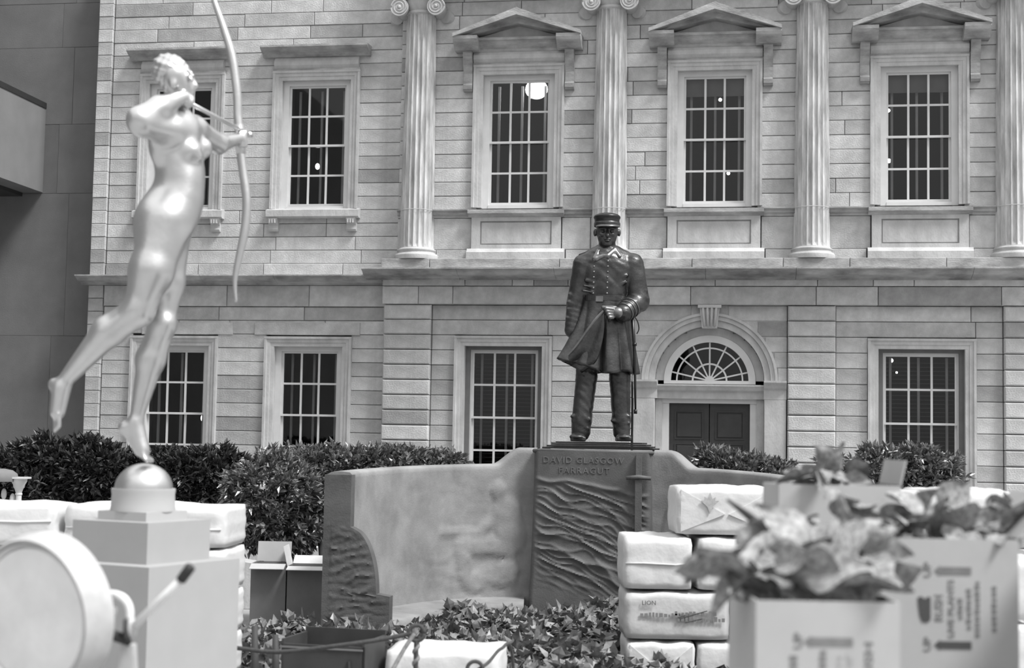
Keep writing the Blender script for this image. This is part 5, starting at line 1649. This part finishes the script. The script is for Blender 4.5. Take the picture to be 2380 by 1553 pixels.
# ------------------------------------------------------------------ cartons
def carton(name, label, loc, w, d, h, rz, m, flaps=(), closed=False, group=None, fm=None):
    t = empty(name, loc, rz, label, 'box', group)
    th = 0.006
    MB().box(-w / 2, w / 2, -d / 2, -d / 2 + th, 0, h).build('front_panel', m, t)
    MB().box(-w / 2, w / 2, d / 2 - th, d / 2, 0, h).build('back_panel', m, t)
    MB().box(-w / 2, -w / 2 + th, -d / 2 + th, d / 2 - th, 0, h).build('side_panel', m, t)
    MB().box(w / 2 - th, w / 2, -d / 2 + th, d / 2 - th, 0, h).build('side_panel', m, t)
    MB().box(-w / 2 + th, w / 2 - th, -d / 2 + th, d / 2 - th, 0, th).build('bottom_panel', m, t)
    if closed:
        MB().box(-w / 2, -0.002, -d / 2, d / 2, h, h + th).build('top_flap', m, t); MB().box(0.002, w / 2, -d / 2, d / 2, h, h + th).build('top_flap', m, t)
    for side, ang, ln in flaps:
        fw_ = w if side in 'fb' else d
        o = MB().box(-fw_ / 2 + 0.004, fw_ / 2 - 0.004, 0, ln, -th / 2, th / 2).build('flap', fm or m, t)
        x, y, rzz = {'f': (0, -d / 2, math.pi), 'b': (0, d / 2, 0), 'l': (-w / 2, 0, math.pi / 2), 'r': (w / 2, 0, -math.pi / 2)}[side]
        o.matrix_local = Matrix.Translation((x, y, h + th / 2)) @ Matrix.Rotation(rzz, 4, 'Z') @ Matrix.Rotation(ang, 4, 'X')
    return t
# two brown cartons by the monument
CYB = 15.0
a, b = at(580, 1400, CYB), at(662, 1400, CYB)
w_ = b.x - a.x; zt_ = at(620, 1312, CYB).z
carton('cardboard_box', 'brown open carton left of a pair beside the monument', ((a.x + b.x) / 2, CYB + 0.2, 0.0), w_, 0.36, zt_, 0.0, M_CARD_D, (('b', 1.45, 0.2), ('f', -0.3, 0.14), ('l', 0.15, 0.16)), group='brown cartons by the monument', fm=M_CARD)  # paler flap material carries the sunlight falling on the flaps
a, b = at(665, 1400, CYB), at(752, 1400, CYB)
carton('cardboard_box', 'brown open carton with a bright upright flap touching the monument end', ((a.x + b.x) / 2, CYB + 0.2, 0.0), b.x - a.x, 0.36, zt_ - 0.02, 0.0, M_CARD_D, (('l', 1.35, 0.2), ('f', -0.2, 0.13), ('r', 0.1, 0.12), ('b', 0.5, 0.15)), group='brown cartons by the monument', fm=M_BALE)  # sun patch on the flaps put into their white material
# table that carries the foreground cartons (below the frame)
TZ = 0.92
tb = empty('packing_table', (1.10, 4.75, 0), 0, 'plain table under the cartons of limp plants at the right', 'table')
MB().box(-0.6, 0.53, -0.85, 0.95, TZ - 0.05, TZ).build('tabletop', M_CARD_D, tb)
for sx_ in (-0.55, 0.48):
    for sy_ in (-0.78, 0.88):
        MB().box(sx_ - 0.03, sx_ + 0.03, sy_ - 0.03, sy_ + 0.03, 0, TZ - 0.05).build('leg', M_CARD_D, tb)
# near carton
NY = 4.0
a, b = at(1757, 1450, NY), at(2092, 1450, NY)
nw = b.x - a.x; nzt = at(1900, 1398, NY).z
near = carton('plant_carton', 'near pale carton with a printed up arrow, limp plants spilling out', ((a.x + b.x) / 2, NY + 0.25, TZ), nw, 0.5, nzt - TZ, 0.0, M_CARD, group='cartons of live plants')
def arrow_left(parent, x0, x1, zc_, hh_, y, m):
    t = (x1 - x0) * 0.16
    MB().prism_y([(x0, zc_), (x0 + t, zc_ - hh_ * 0.62), (x0 + t, zc_ - hh_ * 0.45), (x1, zc_ - hh_ * 0.45), (x1, zc_ + hh_ * 0.45), (x0 + t, zc_ + hh_ * 0.45), (x0 + t, zc_ + hh_ * 0.62)], y - 0.001, y + 0.001).build('printed_arrow', m, parent)
def loc_on(parent_loc, px, py, Y):
    p = at(px, py, Y); return p.x - parent_loc[0], p.z - parent_loc[2]
yl = -0.25 - 0.0012
L0 = near.location
x0, zc_ = loc_on(L0, 1868, 1491, NY); x1, _ = loc_on(L0, 1982, 1491, NY)
arrow_left(near, x0, x1, zc_, 0.024, yl, M_INKG)
def up_text(parent, s, px, py0, py1, Y, size_px, yl, m, L0, space=1.0):
    x, z0 = loc_on(L0, px, py0, Y); _, z1 = loc_on(L0, px, py1, Y)
    o = text_obj(s, size_px * Y / FPX * 1.35, m, parent, Matrix.Identity(4), ext=0.0006, space=space, bold=0.0008)
    xs = [vv.co.x for vv in o.data.vertices]; k = (z1 - z0) / max(1e-6, (max(xs) - min(xs)))
    o.matrix_local = face_up_left(x, yl, z0) @ Matrix.Diagonal((k, 1, 1, 1)) @ Matrix.Translation((-min(xs), 0, 0))
    return o
def smudge_text(parent, px, py0, py1, Y, wpx, yl, m, L0):
    x, z0 = loc_on(L0, px, py0, Y); x2, z1 = loc_on(L0, px - wpx, py1, Y)
    z = z0
    while z < z1 - 0.004:
        hh_ = R.uniform(0.010, 0.016); q = R.uniform(0.0, 0.25) * (x - x2)
        MB().box(x2 + q, x, yl - 0.0006, yl, z, min(z + hh_, z1)).build('smudged_print', m, parent); z += hh_ + R.uniform(0.004, 0.007)
up_text(near, 'UP', 1864, 1508, 1470, NY, 20, yl, M_INKG, L0)
smudge_text(near, 1853, 1600, 1517, NY, 22, yl, M_INKG, L0)
smudge_text(near, 1920, 1600, 1512, NY, 18, yl, M_INKG, L0)
smudge_text(near, 1958, 1600, 1525, NY, 12, yl, M_INKL, L0)
smudge_text(near, 1982, 1600, 1514, NY, 14, yl, M_INKL, L0)
up_text(near, 'RUSH', 2028, 1600, 1493, NY, 19, yl, M_INKG, L0)
# large carton at the right edge
BY2 = 4.75
a, b = at(2050, 1400, BY2), at(2368, 1400, BY2)
bzt = at(2200, 1253, BY2).z
big = carton('plant_carton', 'large carton at the right edge printed RUSH LIVE PLANTS', ((a.x + b.x) / 2, BY2 + 0.2, TZ), b.x - a.x, 0.4, bzt - TZ, 0.0, M_CARD, (('r', 0.9, 0.18),), group='cartons of live plants')
L1 = big.location; yl = -0.2 - 0.0012
x0, zc_ = loc_on(L1, 2171, 1326, BY2); x1, _ = loc_on(L1, 2257, 1326, BY2)
arrow_left(big, x0, x1, zc_, 0.026, yl, M_INKG)
x0, zc_ = loc_on(L1, 2171, 1499, BY2)
arrow_left(big, x0, x1, zc_, 0.026, yl, M_INK)
up_text(big, 'UP', 2163, 1342, 1306, BY2, 17, yl, M_INKG, L1)
up_text(big, 'UP', 2163, 1514, 1480, BY2, 17, yl, M_INKG, L1)
up_text(big, 'RUSH', 2191, 1444, 1383, BY2, 20, yl, M_INKG, L1)
up_text(big, 'LIVE PLANTS', 2217, 1482, 1347, BY2, 14, yl, M_INKG, L1)
smudge_text(big, 2237, 1440, 1391, BY2, 12, yl, M_INKG, L1)
smudge_text(big, 2257, 1464, 1363, BY2, 12, yl, M_INKG, L1)
smudge_text(big, 2277, 1482, 1352, BY2, 12, yl, M_INKG, L1)
smudge_text(big, 2316, 1470, 1360, BY2, 12, yl, M_INKG, L1)
pts = []
for (px, py) in ((2132, 1390), (2140, 1386), (2150, 1392), (2158, 1386), (2163, 1390), (2163, 1440), (2157, 1447), (2143, 1446), (2137, 1432), (2134, 1410)):
    pts.append(loc_on(L1, px, py, BY2))
MB().prism_y(pts, yl - 0.001, yl + 0.0008).build('printed_leaf_mark', M_INK, big)
# carton at the back, tall flap up
MY = 5.3
a, b = at(1806, 1180, MY), at(2094, 1180, MY)
mzt = at(1950, 1128, MY).z
midc = carton('plant_carton', 'plain pale carton standing behind the two printed ones', ((a.x + b.x) / 2, MY + 0.14, TZ), b.x - a.x, 0.26, mzt - TZ, 0.05, M_CARD, (('r', 1.35, 0.09),), group='cartons of live plants')

# unseen carton added beyond the right edge to shade the large printed one
tall = carton('plant_carton', 'tall closed carton added out of view beyond the right edge to cast shade', (1.935, 4.2, 0.0), 0.46, 1.0, 1.75, 0.0, M_CARD, closed=True, group='cartons of live plants')

# ------------------------------------------------------------------ limp plants in the cartons
def leaf_mesh(seed):
    rs = np.random.RandomState(seed)
    v = []; f = []
    nl, nw_ = 6, 4
    curl, fold, tw = rs.uniform(-0.9, 0.9), rs.uniform(0.2, 0.6), rs.uniform(-0.6, 0.6)
    for i in range(nl + 1):
        t = i / nl; wd = 0.36 * math.sin(math.pi * min(1, (t + 0.03)) ** 0.8) + 0.01
        for j in range(nw_ + 1):
            s = j / nw_ * 2 - 1
            x = s * wd; y = t; z = -curl * t * t * 0.5 + fold * abs(s) * wd * 0.8 + 0.05 * math.sin(5 * t + 3 * s + seed)
            v.append((x * math.cos(tw * t) - z * math.sin(tw * t), y, x * math.sin(tw * t) + z * math.cos(tw * t)))
    for i in range(nl):
        for j in range(nw_): f.append((i * (nw_ + 1) + j, i * (nw_ + 1) + j + 1, (i + 1) * (nw_ + 1) + j + 1, (i + 1) * (nw_ + 1) + j))
    me = bpy.data.meshes.new('leaf'); me.from_pydata(v, [], f); me.update(); me.materials.append(M_PLANT)
    me.polygons.foreach_set('use_smooth', [True] * len(f))
    return me
LM = [leaf_mesh(s) for s in range(9)]
def plant(label, root, spots, seed, size):
    rs = random.Random(seed)
    t = empty('limp_plant', root, 0, label, 'plant', 'limp plants in the cartons')
    for (p, d) in spots:
        o = bpy.data.objects.new('leaf', rs.choice(LM)); link(o, t)
        q = Vector(d).normalized().to_track_quat('Y', 'Z')
        sc_ = size * rs.uniform(0.75, 1.3)
        o.matrix_local = Matrix.Translation(Vector(p) - Vector(root)) @ q.to_matrix().to_4x4() @ Matrix.Rotation(rs.uniform(-1.2, 1.2), 4, 'Y') @ Matrix.Diagonal((sc_ * rs.uniform(0.8, 1.2), sc_, sc_, 1))
    for k in range(5):
        p = Vector(spots[k * 3][0])
        MB().tube([Vector((0, 0, 0)), (p - Vector(root)) * 0.6 + Vector((0, 0, 0.04)), p - Vector(root)], [0.008, 0.006, 0.003], 6).build('stem', M_PLANT, t, True)
    return t
def spots(boxes, seed, n):
    rs = random.Random(seed); out = []
    for (x0, x1, y0, y1, Ya, Yb, k) in boxes:
        for _ in range(k):
            Y = rs.uniform(Ya, Yb); p = at(rs.uniform(x0, x1), rs.uniform(y0, y1), Y)
            out.append((p, (rs.uniform(-1, 1), rs.uniform(-0.9, 0.3), rs.uniform(-0.5, 0.6))))
    return out
r1 = (L0[0], L0[1], nzt - 0.05)
plant('limp leafy plant sprawling out of the near carton to the left', r1,
      spots([(1790, 2030, 1300, 1385, 4.05, 4.4, 20), (1810, 2020, 1262, 1330, 4.1, 4.4, 14), (1640, 1800, 1305, 1375, 4.1, 4.4, 12), (1700, 1860, 1250, 1330, 4.1, 4.4, 12), (1900, 2040, 1215, 1262, 4.35, 4.5, 7)], 5, 0), 51, 0.15)
r2 = (L1[0], L1[1], bzt - 0.05)
plant('row of wilted leaves along the top of the large right carton', r2,
      spots([(2090, 2375, 1215, 1250, 4.8, 5.1, 26), (2100, 2375, 1170, 1220, 4.9, 5.1, 12), (1900, 2100, 1195, 1235, 4.8, 5.1, 14)], 6, 0), 52, 0.13)
r3 = (midc.location[0], midc.location[1], mzt - 0.05)
plant('few pale leaves lying over the top of the rear carton', r3, spots([(1845, 1975, 1092, 1122, 5.3, 5.5, 16)], 7, 0), 53, 0.11)
p0, p1 = at(1690, 1162, 4.6), at(1792, 1238, 4.45)
mesh_stick = MB().tube([Vector((0, 0, 0)), (p0 - p1) * 0.5, p0 - p1], [0.010, 0.012, 0.004], 6)
stk = mesh_stick.build('twig', M_BLACK, None, True, loc=p1)
tag(stk, 'dark bare twig poking up left from the plants before the top bale', 'twig')

# ------------------------------------------------------------------ drum at the lower left
DY = 5.0
dc = at(80, 1432, DY)
drm = empty('round_drum', (dc.x, dc.y, 0), 0, 'large pale round drum with rolled rim and clamp lever at the lower left', 'drum')
nrm = Vector((-0.46, -0.86, -0.10)).normalized()
RD = 188 / FPX * DY
q = nrm.to_track_quat('Z', 'Y').to_matrix().to_4x4()
mt = Matrix.Translation((0, 0, dc.z)) @ q
prof = [(0.0, 0.02), (RD * 0.5, 0.022), (RD * 0.83, 0.012), (RD * 0.855, -0.008), (RD * 0.87, 0.012), (RD * 0.885, 0.022), (RD * 0.9, 0.012), (RD * 0.905, -0.012)]
fcm = MB().lathe([(max(r, 0.001), z) for r, z in prof], 64, cap=False).build('drum_face', M_DRUM, drm); smooth_by_angle(fcm, 50); fcm.matrix_local = mt
prof = [(RD * 0.905, -0.012), (RD * 0.91, 0.02), (RD * 0.945, 0.03), (RD * 0.97, 0.018), (RD * 0.972, -0.005), (RD * 0.985, -0.01), (RD * 1.0, -0.03), (RD * 1.0, -0.085), (RD * 0.9, -0.11), (0.001, -0.11)]
rim = MB().lathe(prof, 64, cap=False).build('drum_rim', M_DRUMRIM, drm); smooth_by_angle(rim, 40); rim.matrix_local = mt
dl = lambda px, py, Y: at(px, py, Y) - Vector((dc.x, dc.y, 0))
hk = resample([dl(236, 1384, 5.05), dl(262, 1382, 5.03), dl(286, 1390, 5.0), dl(300, 1412, 5.0), (dl(302, 1440, 5.0))], 16)
hko = MB().tube(hk, [0.014] * 17, 8).build('clamp_hook', M_DRUM, drm, True)
MB().tube([dl(246, 1430, 5.05), dl(262, 1425, 5.02), dl(268, 1412, 5.02)], [0.014, 0.016, 0.008], 8).build('hook_lug', M_DRUM, hko, True)
MB().tube([dl(251, 1440, 5.05), dl(251, 1492, 5.05)], [0.013, 0.012], 8).build('clamp_pin', M_BLACK, hko, True)
kn = MB().ball(dl(303, 1462, 5.0), (0.024, 0.024, 0.04), 12, 8).build('clamp_knuckle', M_DRUMRIM, drm, True)
MB().tube([dl(292, 1440, 4.98), dl(293, 1480, 4.98), dl(303, 1497, 4.98)], [0.008, 0.011, 0.006], 8).build('knuckle_spring', M_BLACK, kn, True)
rod = MB().tube([dl(312, 1455, 4.99), dl(422, 1347, 4.85)], [0.0135, 0.0125], 12).build('lever_rod', M_DRUM, drm, True)
MB().tube([dl(421, 1348, 4.85), dl(443, 1318, 4.83), dl(446, 1315, 4.83)], [0.017, 0.017, 0.010], 12).build('lever_grip', M_BLACK, rod, True)
gz = dl(295, 1500, 5.02)
stp = MB()
stp.add([(gz.x - 0.02, gz.y, gz.z), (gz.x + 0.02, gz.y, gz.z), (gz.x + 0.02, gz.y + 0.05, gz.z), (gz.x - 0.02, gz.y + 0.05, gz.z), (gz.x - 0.12, gz.y - 0.02, 0), (gz.x + 0.12, gz.y - 0.02, 0), (gz.x + 0.12, gz.y + 0.09, 0), (gz.x - 0.12, gz.y + 0.09, 0)],
        [(0, 1, 2, 3), (4, 7, 6, 5), (0, 4, 5, 1), (1, 5, 6, 2), (2, 6, 7, 3), (3, 7, 4, 0)])
stp.build('stand_leg', M_DRUMRIM, drm)
MB().tube([(0, 0.12, 0), Vector((0, 0, dc.z)) - nrm * 0.1], [0.06, 0.04], 12).build('stand_post', M_BLACK, drm, True)
MB().tube([Vector((0, 0, dc.z)) - nrm * 0.06 , kn.data.vertices[0].co.copy()], [0.02, 0.018], 8).build('stand_bracket', M_BLACK, drm, True)

# ------------------------------------------------------------------ rope barrier, dark crate
PY = 8.7
pt = at(968, 1472, PY)
post = empty('rope_post', (pt.x, pt.y, 0), 0, 'thin rope-wound post with a ring at its top in the centre foreground', 'post')
rngp = [(0.045 * math.cos(2 * math.pi * k / 20), 0, pt.z + 0.045 * math.sin(2 * math.pi * k / 20)) for k in range(21)]
MB().tube(rngp, 0.012, 8).build('ring', M_ROPE, post, True)
MB().tube([(0, 0, 0), (0, 0, pt.z - 0.045)], 0.014, 8).build('rod', M_ROPE, post)
tw = []
for k in range(140):
    a = k * 0.55; tw.append((0.012 * math.cos(a), 0.012 * math.sin(a), (pt.z - 0.06) * k / 139))
MB().tube(tw, 0.012, 6).build('rope_winding', mat('pale_rope', 0.2, 0.9, var=0.3, scale=50), post, True)
pt2 = at(1104, 1556, PY)
post2 = empty('rope_post', (pt2.x, pt2.y, 0), 0, 'lower ring-topped post at the bottom edge right of the first', 'post')
rngp = [(0.045 * math.cos(2 * math.pi * k / 20), 0, pt2.z + 0.045 * math.sin(2 * math.pi * k / 20)) for k in range(21)]
MB().tube(rngp, 0.011, 8).build('ring', M_ROPE, post2, True)
MB().tube([(0, 0, 0), (0, 0, pt2.z - 0.045)], 0.014, 8).build('rod', M_ROPE, post2)
pt3 = at(466, 1497, PY + 0.3)
post3 = empty('rope_post', (pt3.x, pt3.y, 0), 0, 'ringed post holding the rope end hidden behind the archer\'s pedestal', 'post')
rngp = [(0.045 * math.cos(2 * math.pi * k / 20), 0, pt3.z + 0.045 * math.sin(2 * math.pi * k / 20)) for k in range(21)]
MB().tube(rngp, 0.011, 8).build('ring', M_ROPE, post3, True)
MB().tube([(0, 0, 0), (0, 0, pt3.z - 0.045)], 0.014, 8).build('rod', M_ROPE, post3)
def rope(label, pts, r, m):
    P = resample(pts, 40); b = P[0]
    o = MB().tube([p - b for p in P], r, 8).build('rope', m, None, True, loc=b); tag(o, label, 'rope'); return o
rope('dark rope sagging across the dark crate to the ringed post', [at(470, 1496, PY + 0.3), at(555, 1507, PY + 0.2), at(651, 1516, PY + 0.1), at(803, 1499, PY), at(900, 1484, PY), at(957, 1472, PY)], 0.013, M_ROPE)
rope('pale slack rope slanting down left from the ringed post', [at(963, 1474, PY - 0.02), at(940, 1508, PY - 0.05), at(915, 1553, PY - 0.1), at(880, 1620, PY - 0.15), Vector((at(840, 1700, PY - 0.2).x, PY - 0.2, 0.02))], 0.013, MATS['pale_rope'])
rope('dark rope rising right from the low ring toward the ivy', [at(1112, 1556, PY), at(1135, 1540, PY + 0.1), at(1165, 1508, PY + 0.3), at(1190, 1520, PY + 0.6), Vector((at(1210, 1540, PY + 0.8).x, PY + 0.8, 0.02))], 0.010, M_ROPE)
KY = 9.6
kc = at(768, 1540, KY)
cr = empty('dark_crate', (kc.x, kc.y + 0.2, 0), math.radians(-14), 'dark open crate behind the rope at the bottom centre left', 'crate')
kw, kd, kh = 0.56, 0.42, at(800, 1490, KY).z
MB().box(-kw / 2, kw / 2, -kd / 2, -kd / 2 + 0.015, 0, kh - 0.03).build('front_panel', M_CRATE, cr)
MB().box(-kw / 2, kw / 2, kd / 2 - 0.015, kd / 2, 0, kh + 0.03).build('back_panel', M_CRATE, cr)
MB().box(-kw / 2, -kw / 2 + 0.015, -kd / 2, kd / 2, 0, kh).build('side_panel', M_CRATE, cr)
MB().box(kw / 2 - 0.015, kw / 2, -kd / 2, kd / 2, 0, kh).build('side_panel', M_CRATE, cr)
MB().box(-kw / 2, kw / 2, -kd / 2, kd / 2, 0, 0.02).build('bottom_panel', M_CRATE, cr)
MB().box(-kw / 2, kw / 2 - 0.01, -kd / 2 - 0.008, -kd / 2, kh - 0.055, kh - 0.045).build('rim_strip', M_CARD_D, cr)
MB().tube([(kw / 2 - 0.1, -kd / 2 - 0.01, kh - 0.12), (kw / 2 - 0.08, -kd / 2 - 0.012, kh - 0.3)], 0.012, 6).build('strap', M_BLACK, cr)
for (px, py, Y, lab) in ((592, 1455, 10.2, 'left dark stake standing in the ivy beside the pedestal'), (640, 1476, 10.3, 'right dark stake standing in the ivy beside the pedestal')):
    p = at(px, py, Y)
    sk_ = MB().tube([(0, 0, 0), (0.01, 0, p.z * 0.6), (0, 0, p.z)], [0.03, 0.028, 0.02], 8).build('stake', M_CRATE, None, True, loc=(p.x, p.y, 0)); tag(sk_, lab, 'stake')

# ------------------------------------------------------------------ little pavilion at the far left
VY = 15.5
vp = at(45, 1113, VY)
pav = empty('garden_pavilion', (vp.x, vp.y, 0), 0, 'small white pavilion with ornate column and dark domed roof at the left edge', 'pavilion')
H = vp.z
for dx in (0.0, -0.42):
    c_ = MB().lathe([(0.05, 0), (0.05, 0.05), (0.034, 0.08), (0.03, H - 0.17), (0.036, H - 0.165), (0.036, H - 0.15), (0.03, H - 0.145), (0.045, H - 0.1), (0.055, H - 0.09), (0.06, H - 0.06), (0.08, H - 0.025), (0.08, H)], 20, (dx, 0)).build('column', M_BALE, pav); smooth_by_angle(c_, 40)
    MB().box(dx - 0.095, dx + 0.095, -0.095, 0.095, H, H + 0.018).build('abacus', M_BALE, pav)
rg_ = 0.19
dm = MB().lathe([(rg_, H - 0.03), (rg_ * 1.02, H + 0.0), (rg_ * 0.95, H + 0.05), (rg_ * 0.7, H + 0.085), (rg_ * 0.3, H + 0.1), (0.01, H + 0.102)], 24, (-0.21, 0.0)).build('dome', M_CARD_D, pav); smooth_by_angle(dm, 40)
MB().box(-0.42, -0.02, 0.05, 0.1, 0, H - 0.25).build('carved_panel', M_CARD, pav)
for k in range(4):
    MB().ball((-0.34 + 0.09 * k, 0.02, H - 0.16 - 0.05 * (k % 2)), (0.03, 0.03, 0.06), 8, 6).build('carved_finial', M_BALE, pav, True)
